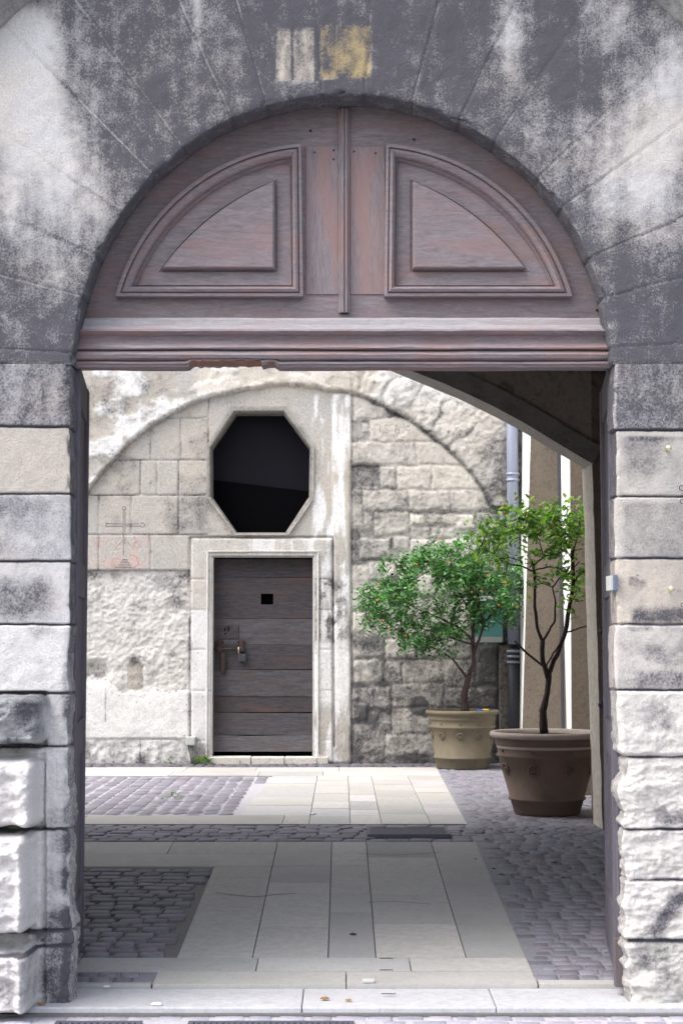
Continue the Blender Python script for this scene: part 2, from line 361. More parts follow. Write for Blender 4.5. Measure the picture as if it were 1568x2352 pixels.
def jamb(side):
    tab=cornL if side<0 else cornR; rows=VJ_L if side<0 else VJ_R
    zt=np.array([zrow(v) for v,_ in tab][::-1]); xt=np.array([W(u,v,Y1)[0] for v,u in tab][::-1])
    zr=np.array([zrow(v) for v in rows]); ztop=cz_
    U=spans((-.26,-.15,.03),(-.15,.02,.0055),(.02,.42,.005),(.42,.9,.02),(.9,2.4,.1))
    V=spans((-.05,ztop,.0042))
    def fn(uu,zz):
        xc=np.interp(zz,zt,xt)
        jx=fbm(zz*9,zz*0+side,31,4)*.012*(1+2*ss(1.3,.8,zz)); xc=xc+side*jx
        reveal=np.clip(-uu,0,.15); jog=np.clip(-uu-.15,0,1); fr=np.clip(uu,0,9)
        x=xc+side*(fr+jog); y=Y1+reveal
        rr=.011*(1+ss(1.4,.7,zz)*1.2); cr=gauss(uu,rr*1.1)           # rounded arris
        nx=np.where(uu<-.15,0,np.where(uu<0,-side*1.0,0)); ny=np.where(uu>=0,-1.0,0.0)
        nx=nx*(1-cr)+cr*(-side*.7); ny=ny*(1-cr)+cr*(-.7)
        a=uu*1.0; rough=.004+.008*ss(1.55,.9,zz)
        h=fbm(x*9+y*9,zz*9,41,5)*rough*2+fbm(x*30+y*30,zz*30,42,4)*rough*.8
        h=h-cr*rr*.3+ss(1.55,.9,zz)*(.013*np.abs(fbm(x*9+y*8,zz*14,48,4))+.020*np.abs(fbm(x*26+y*24,zz*32,50,3))-.012)
        zw=zz+fbm(x*6+y*5,zz*2,43,3)*.012+fbm(x*40,zz*2,47,3)*.004
        d=np.min(np.abs(zw[...,None]-zr),-1)
        wd=.0042+.0018*ss(1.5,.8,zz)
        h=h-.014*gauss(d,wd)
        k=np.searchsorted(np.sort(zr),zz); off=np.array([.3,.8,-.5,.6,-.3,.9,-.7,.2,-.4,.5,.1,0])[k]*.006
        h=h+off
        chip=np.clip(fbm(x*12+y*11,zz*14,44,3)-.12,0,1)*cr; h=h-chip*.1
        u,v=PX(x,np.full_like(x,Y1),zz)
        if side<0:
            for (b0,b1,c0,c1,pr) in ((-420,112,1595,1708,.2),(-380,100,1738,1895,.2),(-400,84,1906,2134,.22),(-400,88,2165,2312,.22)):
                wob=fbm(u/40,v/40,45+c0,3)*16
                dx=np.clip((u+wob*.7-(b1-24))/24,0,2); dy=np.maximum(np.clip((c0+20-v-wob*.6)/20,0,2),np.clip((v+wob*.6-(c1-20))/20,0,2))
                dd=np.sqrt(dx**2+dy**2); bx=np.clip(1-dd**3,0,1)**.5*(u>b0)
                h=h+bx*pr*(1+.35*fbm(u/45,v/30,46,4))*(uu>0)-.02*(1-bx)*(v>c0-8)*(v<c1+8)*(u<105)*(uu>.02)
            h=h-.02*rbox(u,v,96,118,1710,2400,8)
            h=h+np.where((uu>0),.03*rbox(u,v,60,118,1720,2400,12),0)
        else:
            h=h+np.where(uu>.0,.02*rbox(u,v,1400,2600,1588,1735,7)*ss(0,.03,uu),0)
            for (c0,c1) in ((1742,1900),(1905,2018),(2024,2158),(2163,2290)):
                t=np.clip((v-c0)/(c1-c0),0,1); h=h+np.where((v>c0)&(v<c1)&(uu>-.05),.004*np.sqrt(np.clip(4*t*(1-t),0,1)),0)
            h=h+.03*fbm(u/60,v/22,49,3)*ss(1740,1760,v)
        x=x+nx*h; y=y+ny*h
        P=np.stack([x,y,zz],-1)
        C=front_col(u,v); s=front_soot(u,v)
        s=s+1.3*gauss(d,wd*.85)
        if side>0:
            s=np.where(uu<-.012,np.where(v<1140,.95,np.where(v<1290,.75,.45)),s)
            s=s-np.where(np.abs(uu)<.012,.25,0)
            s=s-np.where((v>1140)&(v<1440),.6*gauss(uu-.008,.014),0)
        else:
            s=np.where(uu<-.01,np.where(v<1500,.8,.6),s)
        s=s-.5*gauss(zz-(zr[None,None,1]-.018),.008)*(uu>0)
        C[...,3]=s
        return P,C
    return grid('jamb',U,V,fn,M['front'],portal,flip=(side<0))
jamb(-1); jamb(1)
# arch ring, polar
TH=[0.0]+[3.4+ (180-6.8)*(i+.5*math.sin(i*2.7)*.22)/17 for i in range(18)]+[180.0]
THr=np.radians(np.array(TH))
U=spans((-.26,-.15,.03),(-.15,.03,.008),(.03,R2-R1,.008)); V=spans((0,math.pi,.0052))
def ringf(uu,tt):
    fr=np.clip(uu,0,9); rev=np.clip(-uu,0,.15); jog=np.clip(-uu-.15,0,1)
    dth=np.abs(tt[...,None]-THr); j=np.argmin(dth,-1); d=np.min(dth,-1)
    r=R1+fr+jog+.010*fbm(tt*14,tt*0,51,3)
    d=d*r
    cell=np.searchsorted(THr,tt); co=np.array([math.sin(i*12.9)*.5 for i in range(30)])[cell]
    ri=r+co*.006*(uu<.02)
    x=cx_+ri*np.cos(tt); z=cz_+EZ*ri*np.sin(tt); y=Y1+rev
    nr=np.where((uu<0)&(uu>-.15),-1.0,0); ny=np.where(uu>=0,-1.0,0); cr=gauss(uu,.016)
    nr=nr*(1-cr)-cr*.7; ny=ny*(1-cr)-cr*.7
    h=fbm(x*7+y*7,z*7,52,5)*.012+fbm(x*30+y*30,z*30,53,4)*.004
    h=h-.0055*gauss(d,.0035)+co*.003-cr*.007-np.clip(fbm(x*15+y*12,z*15,54,3)-.1,0,1)*cr*.12
    h=h-.004*gauss(d,.01)*(uu<0)
    x=x+nr*h*np.cos(tt); z=z+nr*h*np.sin(tt); y=y+ny*h
    u,v=PX(x,np.full_like(x,Y1),z)
    C=front_col(u,v); s=np.where(v>832,.74,front_soot(u,v))
    s=s+.26*co*(uu>0); s=s+np.where(s>.62,-.3,.34)*gauss(d,.0036)*(uu>0)*(.35+.9*vn(r*9,tt*7,93))+.1*gauss(d-.009,.004)-.10*co*(uu>0)
    s=np.where(uu<-.01,.95,s)  # intrados: soot tone that also paints in its occlusion shade
    C[...,3]=s
    return np.stack([x,y,z],-1),C
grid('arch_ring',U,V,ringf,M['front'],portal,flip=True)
# spandrel beyond the ring, and hood moulding
U=spans((0,.15,.012),(.15,3.0,.12)); V=spans((0,math.pi,.02))
def spf(uu,tt):
    r=R2-.004+uu; x=cx_+r*np.cos(tt); z=cz_+EZ*r*np.sin(tt); y=Y1-.012+fbm(x*6,z*6,61,4)*.014
    u,v=PX(x,np.full_like(x,Y1),z); C=front_col(u,v); C[...,3]=front_soot(u,v)
    return np.stack([x,y,z],-1),C
grid('spandrel',U,V,spf,M['front'],portal,flip=True)
prof=[(.0,.0),(.005,-.03),(.03,-.045),(.035,-.06),(.05,-.085),(.075,-.09),(.085,-.07),(.088,-.02),(.09,.03)]
prof=[(a*1.0,b) for a,b in prof]; vs=[];fs=[];cl=[]; nn=160
for i in range(nn+1):
    t=math.pi*i/nn
    for a,b in prof:
        r=R2-.012+a; w=.004*math.sin(i*1.7)
        vs.append((cx_+r*math.cos(t),Y1+b+w,cz_+EZ*r*math.sin(t))); cl.append((.5,.5,.48,.45))
k=len(prof)
for i in range(nn):
    for j in range(k-1): fs.append((i*k+j,i*k+j+1,(i+1)*k+j+1,(i+1)*k+j))
mk('hood_moulding',vs,fs,M['front'],portal,True,cl)
# wall core (thickness) with wider opening for the gate
mb=MB(); Rc=1.24; zt_=HB; Wd=4.6
arc=[(cx_+Rc*math.cos(math.pi*i/40),cz_+EZ*Rc*math.sin(math.pi*i/40)) for i in range(41)]
ya,yb=Y1+.035,Y1+.55
cc=(.5,.47,.43,.5)
mb.box(cx_+Rc,Wd,ya,yb,-.05,cz_,cc); mb.box(-Wd,cx_-Rc,ya,yb,-.05,cz_,cc)
for i in range(40):
    (xa,za),(xb,zb)=arc[i],arc[i+1]
    def out(x,z):
        t=math.atan2(z-cz_,x-cx_); c,s=math.cos(t),math.sin(t)
        k=min((Wd)/abs(c) if abs(c)>1e-6 else 1e9,(zt_-cz_)/max(s,1e-6)); return (cx_+k*c,cz_+k*s)
    (xc,zc),(xd,zd)=out(xa,za),out(xb,zb)
    mb.add([(xa,ya,za),(xb,ya,zb),(xd,ya,zd),(xc,ya,zc),(xa,yb,za),(xb,yb,zb),(xd,yb,zd),(xc,yb,zc)],
           [(0,1,2,3),(7,6,5,4),(0,4,5,1),(2,6,7,3)],cc)
mb.build('wall_core',M['plaster'],portal)

# =====================================================================  TIMBER GATE
gate=empty('timber_gate',(0,7.2,.05),'weathered mauve wooden gate with carved tympanum and both leaves folded inward','gate')
YT=7.2
def P2(u,v,Y=YT): p=W(u,v,Y); return (p[0],p[2])
# tympanum back board
tc=P2(787.5,845); RT=1.125
arcp=[(tc[0]+RT*math.cos(math.pi*i/48),tc[1]+EZ*RT*math.sin(math.pi*i/48)) for i in range(49)]
zb0=P2(788,735)[1]
poly=[(x,z) for x,z in arcp if z>zb0]; poly=[(poly[0][0]+.02,zb0)]+poly+[(poly[-1][0]-.02,zb0)]
tym=MB().prism(poly,YT,YT+.06).build('tympanum',M['gate'],gate)
mb=MB()
for (u0,u1,v0,v1,d,ma) in ((702,777,336,676,.005,0),(804,884,336,676,.005,0)):
    a=P2(u0,v1);b_=P2(u1,v0); mb.box(a[0],b_[0],YT-d,YT+.01,a[1],b_[1],bev=.0015)
mb.each('stile',M['gatev'],tym)
mb=MB()
for (u0,u1,d) in ((777,803,.016),(781,799,.026),(785,789,.034),(793,797,.034)):
    a=P2(u0,720);b_=P2(u1,252); mb.box(a[0],b_[0],YT-d,YT-.001*0+.008,a[1],b_[1],bev=.002)
mb.build('centre_post',M['gatev'],gate)
def circ3(a,b,c):
    ax,ay=a;bx,by=b;cx,cy=c; d=2*(ax*(by-cy)+bx*(cy-ay)+cx*(ay-by))
    ux=((ax*ax+ay*ay)*(by-cy)+(bx*bx+by*by)*(cy-ay)+(cx*cx+cy*cy)*(ay-by))/d
    uy=((ax*ax+ay*ay)*(cx-bx)+(bx*bx+by*by)*(ax-cx)+(cx*cx+cy*cy)*(bx-ax))/d
    return ux,uy
def arcpts(a,m,c,n):
    ux,uy=circ3(a,m,c); r=math.hypot(a[0]-ux,a[1]-uy); t0=math.atan2(a[1]-uy,a[0]-ux); t1=math.atan2(c[1]-uy,c[0]-ux)
    return [(ux+r*math.cos(t0+(t1-t0)*i/n),uy+r*math.sin(t0+(t1-t0)*i/n)) for i in range(n+1)]
def carved(side):
    def m(u): return u if side<0 else 1578-u
    def loop(BL,BR,TR,MID):
        a=[(BL[0]+(BR[0]-BL[0])*i/12,BL[1]+(BR[1]-BL[1])*i/12) for i in range(12)]
        b=[(BR[0]+(TR[0]-BR[0])*i/10,BR[1]+(TR[1]-BR[1])*i/10) for i in range(10)]
        c=arcpts(TR,MID,BL,24)[:-1]
        return [P2(m(u),v) for u,v in a+b+c]
    O=loop((268,685),(696,685),(692,336),(440,430)); I=loop((372,621),(632,621),(632,419),(480,508))
    O=np.array(O); I=np.array(I); cen=I.mean(0)
    prof=[(0,0,0),(0.0,0,.026),(.10,0,.028),(.12,0,.02),(.17,0,.03),(.25,0,.034),(.33,0,.026),(.38,0,.014),(.41,0,.02),(.44,0,.012),(.47,0,.008),(.93,0,.004),(.97,0,-.004),(1.0,0,-.004),(1,.012,.018),(1,.05,.0235),(1,.10,.0235)]
    vs=[];fs=[];n=len(O)
    for t,s,h in prof:
        L=O*(1-t)+I*t; L=L*(1-s)+cen*s
        h=h*1.35+(.012 if h>.01 else 0); [vs.append((x,YT-.001-h,z)) for x,z in L]
    for i in range(len(prof)-1):
        for k in range(n): fs.append((i*n+k,i*n+(k+1)%n,(i+1)*n+(k+1)%n,(i+1)*n+k))
    vs.append((cen[0],YT-.001-.0435,cen[1])); q=len(vs)-1; b0=(len(prof)-1)*n
    for k in range(n): fs.append((b0+k,b0+(k+1)%n,q))
    if side>0: fs=[f[::-1] for f in fs]
    o=mk('carved_panel',vs,fs,M['gate'],gate)
carved(-1); carved(1)
mb=MB()
for (u,v) in ((766,345),(766,366),(813,348),(722,350),(862,352),(1370,712),(713,300),(950,320)):
    p=W(u,v,YT); mb.ball((p[0],YT-.004,p[2]),.006,6,sy=.5)
mb.each('nail',M['iron'],tym)
# ledge + transom, extruded profiles
def extr(name,prof,x0,x1,mat,wob=.0015,parent=gate,chip=None,dx=.02):
    xs=spans((x0,x1,dx)); vs=[];fs=[];k=len(prof); rr=random.Random(3)
    for i,x in enumerate(xs):
        for j,(y,z) in enumerate(prof):
            w=wob*(2*float(vn(x*5,j*.7,3))-1); w2=wob*(2*float(vn(x*7,j*.9,8))-1)
            zz=z+w2
            if chip and j>=k-chip[0] : 
                zz+=chip[1](x)
            vs.append((x,y+w,zz))
    for i in range(len(xs)-1):
        for j in range(k): fs.append((i*k+j,(i+1)*k+j,(i+1)*k+(j+1)%k,i*k+(j+1)%k))
    fs.append(tuple(range(k))); fs.append(tuple(range(len(vs)-1,len(vs)-k-1,-1)))
    return mk(name,vs,[f[::-1] for f in fs],mat,parent)
zz=lambda v,Y=7.12: W(788,v,Y)[2]
xl,xr=W(180,740,7.14)[0],W(1392,740,7.14)[0]
extr('ledge_board',[(7.19,zz(724)),(7.155,zz(726)),(7.145,zz(731)),(7.14,zz(744)),(7.12,zz(748)),(7.11,zz(759)),(7.19,zz(761))],xl-.005,xr+.01,M['pale_wood'])
xl,xr=W(172,800,7.1)[0],W(1408,800,7.1)[0]
def chipf(x):
    u=784+F*x/7.1
    return .012*float(ss(425,440,u)*(1-ss(628,640,u)))*(.5+float(vn(x*60,1,2)))+.008*float(ss(500,505,u)*(1-ss(595,600,u)))
pr=[(7.20,zz(759)),(7.075,zz(759.5)),(7.07,zz(764)),(7.085,zz(769)),(7.105,zz(774)),(7.11,zz(779)),(7.10,zz(790)),(7.085,zz(797)),(7.075,zz(802)),(7.078,zz(805)),(7.10,zz(806)),(7.085,zz(811)),(7.075,zz(818)),(7.08,zz(826)),(7.105,zz(831)),(7.09,zz(833)),(7.085,zz(838)),(7.095,zz(841)),(7.10,zz(845)),(7.20,zz(845))]
extr('transom',pr,xl,xr,M['gate'],wob=.002,chip=(6,chipf),dx=.01)
a=W(425,838,7.1);b_=W(640,838,7.1)
vs=[];fs=[]
for i in range(31):
    x=a[0]+(b_[0]-a[0])*i/30
    y=7.089+.006*float(vn(x*40,0,4)); vs+= [(x,y+.004,zz(825+2*float(vn(x*20,3,3)))),(x,y,zz(834)),(x,y+.012,zz(841+3*float(vn(x*30,9,3))))]
for i in range(30):
    for j in range(2): fs.append((i*3+j,i*3+j+1,(i+1)*3+j+1,(i+1)*3+j))
mk('splintered_edge',vs,fs,M['raw_wood'],gate)
# leaves
def leaf(side,p0,p1,top):
    # p0 hinge (x,y), p1 free edge
    dx,dy=p1[0]-p0[0],p1[1]-p0[1]; L=math.hypot(dx,dy); ux,uy=dx/L,dy/L; nx,ny=(-uy,ux)
    if nx*side>0: nx,ny=-nx,-ny     # n points toward the opening
    z0=gzf(p0[1])+.05; H=top-z0
    def bx(mb,s0,s1,a0,a1,h0,h1,rag=0):
        n=max(1,int((h1-h0)/.03)) if rag else 1
        vs=[];fs=[]
        for i in range(n+1):
            h=h0+(h1-h0)*i/n; r=rag*(float(vn(h*9,side*3+s1,6))-.5)*2+rag*(float(vn(h*31,side*3+s1,9))-.5)
            for (s,t) in ((s0,a0),(s1+r,a0),(s1+r,a1),(s0,a1)):
                vs.append((p0[0]+ux*s+nx*t,p0[1]+uy*s+ny*t,z0+h))
        for i in range(n):
            for k in range(4): fs.append((i*4+k,i*4+(k+1)%4,i*4+4+(k+1)%4,i*4+4+k))
        fs.append((3,2,1,0)); fs.append((n*4,n*4+1,n*4+2,n*4+3)); mb.add(vs,fs)
    mb=MB(); bx(mb,0,L,-.03,0,0,H,.004)
    o=mb.build('door_leaf',M['leafwood'],gate)
    mb=MB()
    for s0,s1 in ((0,.12),(L-.12,L+.004)): bx(mb,s0,s1,0,.016,0,H,.003)
    mb.each('stile',M['leafwood'],o)
    mb=MB()
    for h0,h1 in ((0.0,.26),(.9,1.05),(1.6,1.75),(H-.16,H)): bx(mb,.122,L-.124,0,.012,h0,h1)
    mb.each('rail',M['leafwood'],o)
    return o,z0
zt=W(780,842,7.15)[2]+.02
lf,z0=leaf(-1,(-1.128,7.165),(W(189,1700,8.05)[0],8.05),zt)
lf2,z0=leaf(1,(1.150,7.165),(W(1391,1500,8.08)[0],8.08),zt)
mb=MB(); p=W(1412,2200,7.16); mb.box(1.128,1.165,7.13,7.17,gzf(7.15)+.03,W(1412,2155,7.15)[2],bev=.003); mb.build('kick_block',M['leafwood'],lf2)
# rebate posts (fixed frame edges seen beside the reveals)
mb=MB(); xa=W(172,1200,7.13)[0]; mb.box(xa-.03,xa+.012,7.152,7.185,gzf(7.15)+.09,zt,bev=.003)
xb=W(1404,1200,7.13)[0]; mb.box(xb+.01,xb+.05,7.152,7.185,gzf(7.15)+.09,zt,bev=.003); mb.each('frame_post',M['leafwood'],gate)

# =====================================================================  BACK WALL
Y2=17.2
bw=empty('courtyard_wall',(0,Y2,.26),'pale patched masonry wall with relieving arch, octagonal window and plank door','wall')
def w2(u,v): p=W(u,v,Y2); return p[0],p[2]
OCT_O=[(530,933),(657,933),(721,1025),(720,1146),(662,1229),(541,1229),(474,1141),(474,1025)]
OCT_I=[(541,949),(650,949),(711,1031),(709,1141),(655,1223),(544,1223),(487,1141),(486,1029)]
DX0,DX1,DV0,DV1=484,722,1276,1742
RC=(655,1425,540)
zv=lambda v: w2(784,v)[1]
rowsR=[780,846,905,950,985,1060,1124,1172,1232,1290,1345,1400,1462,1512,1572,1632,1692,1755]
rr=random.Random(12); blocksR=[]
for i in range(len(rowsR)-1):
    c=[806+rr.uniform(-3,3)]
    while c[-1]<1400:
        h=rowsR[i+1]-rowsR[i]; c.append(c[-1]+rr.uniform(.7,2.1)*max(h,45))
    blocksR.append(np.array(c))
blocksR[8]=np.array([806,835,900,940,990,1040,1090,1150,1250,1400]); blocksR[5]=np.array([806,868,910,1000,1400]); blocksR[7]=np.array([806,858,935,972,1015,1048,1092,1140,1400.]); blocksR[13]=np.array([806,885,925,1010,1030,1100,1400.])
STONES=[]
def zs(x0,y0,x1,y1,t,wq=.2,sq=0): STONES.append((782+x0*.5012+1,827.6+y0*.5012+1,782+x1*.5012-1,827.6+y1*.5012-1,t,wq,sq))
for q in ((60,150,205,268,.22,.3,.5),(95,285,125,325,.1,.5,0),(135,262,420,372,.08,.55,.8),(50,372,345,478,.25,.3,.6),(345,376,640,478,.12,.5,.9),(258,482,420,592,.12,.5,.8),(420,480,680,592,.06,.6,1),
 (42,484,175,590,.72,0,.6),(178,484,256,590,.5,.1,.3),(104,594,312,692,.3,.3,.4),(314,594,500,690,.22,.35,.6),(500,594,720,688,.3,.3,.6),(42,592,100,770,.42,.1,0),(155,698,310,800,.3,.3,.1),(106,698,150,755,.45,.1,0),
 (318,708,376,752,-.1,.6,0),(400,706,466,748,.3,.3,0),(471,706,528,744,-.05,.6,0),(532,706,616,776,.22,.3,0),(318,762,402,812,.28,.2,0),(410,760,450,824,.3,.2,0),(456,768,520,812,.25,.2,0),(622,700,720,790,.4,.1,0),
 (86,815,232,912,.66,0,0),(240,806,312,868,.3,.2,0),(318,820,470,880,.2,.4,.2),(475,820,600,890,.24,.3,.2),(605,810,720,890,.4,.1,.2),(45,936,128,1036,.1,.4,0),(132,922,190,1005,.35,.1,0),(194,920,262,1004,.2,.2,0),
 (266,885,420,975,.25,.3,.2),(425,895,600,975,.3,.2,.2),(605,895,720,1000,.4,.1,.1),(45,1045,110,1140,.4,.1,0),(115,1040,260,1140,.25,.2,.1),(266,980,440,1080,.22,.3,.2),(445,980,640,1075,.3,.2,.2),
 (50,1160,112,1242,0,.5,0),(118,1148,212,1266,.3,.2,0),(218,1090,400,1180,.3,.2,.2),(405,1085,590,1180,.26,.2,.2),(218,1186,350,1268,.3,.2,.1),(356,1186,600,1270,.28,.2,.2),
 (50,1272,202,1366,.62,0,0),(206,1276,350,1370,.34,.2,.1),(356,1276,600,1366,.4,.15,.2),(60,1372,196,1482,.36,.2,.2),(206,1378,280,1476,.45,.1,.1),(286,1372,462,1478,.3,.25,.4),(476,1372,612,1494,.45,.1,.4),(616,1310,720,1484,.55,0,.3),
 (50,1500,120,1560,.3,.2,0),(130,1498,230,1600,.48,.1,0),(50,1570,125,1650,.5,.1,0),(235,1482,472,1588,.38,.15,.3),(135,1610,228,1700,.42,.1,0),(235,1592,412,1712,.3,.25,.5),(416,1600,600,1700,.35,.2,.3),(205,1714,440,1812,.26,.25,.4),(60,1660,200,1800,.45,.1,0),(445,1710,700,1810,.4,.1,.3),
 (476,1500,720,1594,.5,0,.3),(610,1600,720,1800,.5,0,.2),(725,700,900,1000,.5,0,.3),(725,1005,900,1300,.5,0,.3),(725,1305,900,1800,.55,0,.3)): zs(*q)
rowL=[960,1057,1137,1228,1310]
colL=[[330,372,478],[235,345,415,478],[205,322,360,410,480],[226,300,410],[]]
def seg(u,v,u0,v0,u1,v1):
    dx,dy=u1-u0,v1-v0; L2=dx*dx+dy*dy; t=np.clip(((u-u0)*dx+(v-v0)*dy)/L2,0,1)
    return np.hypot(u-u0-t*dx,v-v0-t*dy)
def bwf(xx,zz_):
    u,v=PX(xx,np.full_like(xx,Y2),zz_)
    n1=fbm(u/90,v/90,71,5); n2=fbm(u/22,v/22,72,4); n3=fbm(u/6,v/6,73,3); vert=fbm(u/14,v/90,74,4)
    uw=u+fbm(u/50,v/50,75,3)*14; vw=v+fbm(u/40,v/40,76,3)*14
    h=n1*.02+n2*.006
    soot=.16+.75*n1+.6*n2+.25*n3
    pits=ss(.30,.42,fbm(u/5,v/5,91,2)); 
    col=np.empty(u.shape+(4,)); col[...,:3]=lerp3((.48,.465,.445),(.54,.495,.43),np.clip(.5+n1*1.6,0,1))
    def over(mask,c):
        mask=np.clip(mask,0,1)
        for i in range(3): col[...,i]=col[...,i]*(1-mask)+c[i]*mask
    rc=np.hypot(uw*.15+u*.85-RC[0],(vw*.15+v*.85-RC[1])); rc=rc+n2*7+n1*10+np.where((u>470)&(u<780),9*fbm(u/22,u*0,95,3)+4,0); inside=rc<RC[2]; dr=rc-RC[2]
    upper=(v<1165)
    out=ss(-3,3,dr)*ss(1200,1130,v)
    # ---- left ashlar
    left=(u<806)
    jd=np.full(u.shape,99.)
    for i,a in enumerate(rowL): jd=np.minimum(jd,np.where((u<478)&(u>150),np.abs(v+fbm(u/30,v*0,77,3)*3-a),99))
    for i,cs in enumerate(colL):
        v0=rowL[i-1] if i>0 else 880; v1=rowL[i]
        if i==0: v0=905
        for c in cs: jd=np.minimum(jd,np.where((v>v0)&(v<v1),np.abs(u+fbm(v/30,u*0,78,3)*3-c),99))
    jd=np.minimum(jd,np.where((v>1225)&(v<1312)&(u<440),np.minimum(np.abs(u-226),np.abs(u-345)),99))
    ash=left&(inside|(v>1165))&(v<1312)
    h=np.where(ash,h*.5-.012*gauss(jd,1.5),h); soot=soot+np.where(ash,.55*gauss(jd,1.5)*(.4+vn(u/25,v/25,3)),0)
    soot=np.where(ash,soot-.08,soot)
    # ---- outside relieving arch left: smooth blotchy render, proud
    ol=left&(~inside)&upper
    h=h+np.where(ol,.055,0)*1.0
    over(np.where(ol,ss(-.06,.12,fbm(u/60,v/45,79,5)+.4*n2),0)*.9,(.88,.87,.86)); h=h+np.where(ol,.012*ss(-.06,.12,fbm(u/60,v/45,79,5)),0); soot=np.where(ol,soot+.05*n2,soot)
    over(rbox(u,v,455,900,845,905,18)*.7,(.68,.62,.53))
    # step shadow line of the arch on left
    # ---- right rubble: stones listed one by one
    right=(u>=806); inR=right&(inside|(v>1165))
    uq=u+fbm(u/26,v/26,75,3)*9; vq=v+fbm(u/26,v/26,76,3)*9
    dd=np.full(u.shape,-6.0); tone=np.full(u.shape,.5); warm=np.zeros(u.shape); sm_=np.zeros(u.shape)
    for (x0,y0,x1,y1,t,wq,sq) in STONES:
        e=np.minimum(np.minimum(uq-x0,x1-uq),np.minimum(vq-y0,y1-vq)); m=e>dd
        dd=np.where(m,e,dd); tone=np.where(m&(e>-2),t,tone); warm=np.where(m&(e>-2),wq,warm); sm_=np.where(m&(e>-2),sq,sm_)
    prof_=ss(-1.5,4.5,dd); jj=1-ss(-.5,2.2,dd)
    h=np.where(inR,-.009+prof_*(.012+.009*(1-sm_)*np.sin(tone*40))+n3*.012+n2*.03*(1-.7*sm_)+n1*.016,h)
    soot=np.where(inR,tone*.8+.04+.17*jj*(1-.4*sm_)+.8*n2*(1-.5*sm_)+.5*n1+.3*n3,soot)
    over(np.where(inR,.75*(1-jj*.5),0),(.57,.545,.51)); over(np.where(inR,warm*.8,0),(.68,.63,.55))
    h=h-.04*rbox(uq,vq,808,868,1068,1120,3)*inR
    # rough voussoirs outside the arch on the right
    orr=right&(~inside)&upper
    ang=np.degrees(np.arctan2(RC[1]-v,u-RC[0])); av=np.array([86,78.5,72,66,59,53,46,39,33,27])
    da=np.min(np.abs(ang[...,None]+fbm(u/30,v/30,80,2)[...,None]*3-av),-1)*rc*.01745
    e2=np.abs(dr-95-20*n1); jv=np.maximum(gauss(da,5)*(dr<95),gauss(e2,5)*.6)*(.4+.9*vn(u/40,v/40,92))
    fade=ss(1170,1060,u)
    h=h+np.where(orr,.05+n2*.036-.014*jv*fade+n3*.014,0)
    soot=np.where(orr,.1+.9*n2+.4*n3+.3*jv*fade+.25*(1-fade)+.3*n1,soot); over(np.where(orr,ss(-.02,.12,n1+n2*.5),0)*.6,(.64,.62,.58))
    over(np.where(orr,rbox(u,v,860,1080,846,930,20),0)*.6,(.74,.73,.71))
    # mortar band along the arch; on the left the tint paints the step's shadow
    bd=gauss(dr-2,np.where(u>806,4.5,2.4))*(v<1165)*np.where(u>806,1,.8); h=h-.025*bd; soot=soot+np.where(u>806,.5,.28)*bd
    # ---- lower left rough render
    ll=rbox(u,v,-2000,436,1312,1588,1.5)*(left); edge=1588+fbm(u/18,v*0,81,3)*26+np.where((u>190)&(u<300),-35*gauss(u-215,40)+0,0)
    soot=soot+0; a=((v>1312)&(v<edge)&(u<436)); h=np.where(a,-.03+fbm(u/7,v/6,82,4,.6)*.026+fbm(u/34,v/28,84,3)*.03+n1*.02,h); soot=np.where(a,.12+.9*n2+.6*n1+.35*n3+.35*gauss(v-1322,14)*ss(.0,.1,fbm(u/30,u*0,8,2)+.15)+.35*rbox(u,v,365,436,1330,1400,18),soot)
    over(np.where(a,.7,0),(.74,.72,.69))
    b=(v>=edge)&(u<436); h=np.where(b,.015+n2*.01+n1*.02,h); soot=np.where(b,.02+.8*n1+.5*gauss(u-242-6*n2,2)*(v<1660)+.4*gauss(u-322,1.6)*(v>1700),soot); over(np.where(b,.9,0),(.82,.81,.79)); soot=np.where(b,soot+.3*n2,soot)
    c=(v>1698+n1*12)&(u<436); h=np.where(c,h-.01+fbm(u/12,v/12,83,4)*.03,h); soot=np.where(c,soot+.25,soot)
    h=h-.012*gauss(v-1698,2)*(u<436)*(u>150)
    # arched niche and broken hollow
    nm=rbox(u,v,291,328,1528,1584,2.0)+np.clip(1-np.hypot((u-309)/19,(v-1528)/24),0,1)*2*(v<1530); nm=np.clip(nm,0,1)
    h=np.where(u<436,h*(1-nm)-.035*nm,h); soot=soot+.33*nm; over(nm*.6,(.5,.42,.34))
    hol=np.clip(1-np.hypot((uw-222)/42,(vw-1545)/36),0,1)*(v<1580)*2; hol=np.clip(hol,0,1)*(u<436); h=h-.05*hol; soot=soot+.35*hol
    # ---- door surround and column: whitewashed
    sur=rbox(u,v,436,764,1235,1752,1.2); h=np.where(sur>.5,.02+n2*.006+n1*.006,h)
    gl=np.minimum(seg(u,v,437,1235,437,1720),np.minimum(seg(u,v,437,1235,764,1235),seg(u,v,764,1235,767,1715)))
    h=h-.03*gauss(gl,2.6); 
    dj=np.minimum.reduce([np.where((u<484)|(u>722),np.abs(v-q),99) for q in (1330,1400,1492,1586,1700)])
    h=h-.008*gauss(dj,1.5)*(sur>.5)
    soot=np.where(sur>.5,.12+.3*vert+.2*n1,soot)+.55*gauss(gl,2.2)+.3*gauss(dj,1.4)*(sur>.5)
    sideR=rbox(u,v,722,764,1240,1480,6); soot=soot+.32*sideR
    over(rbox(u,v,436,486,1400,1720,12)*.8,(.82,.81,.82)); over(rbox(u,v,436,764,1240,1400,4)*.4,(.66,.64,.61))
    colm=rbox(u,v,718,806,905,1752,5); over(colm*ss(-.08,.1,vert+.25*n2)*.95,(.86,.85,.85))
    over(rbox(u,v,565,764,1238,1278,4)*ss(-.1,.1,vert)*.8,(.84,.83,.83))
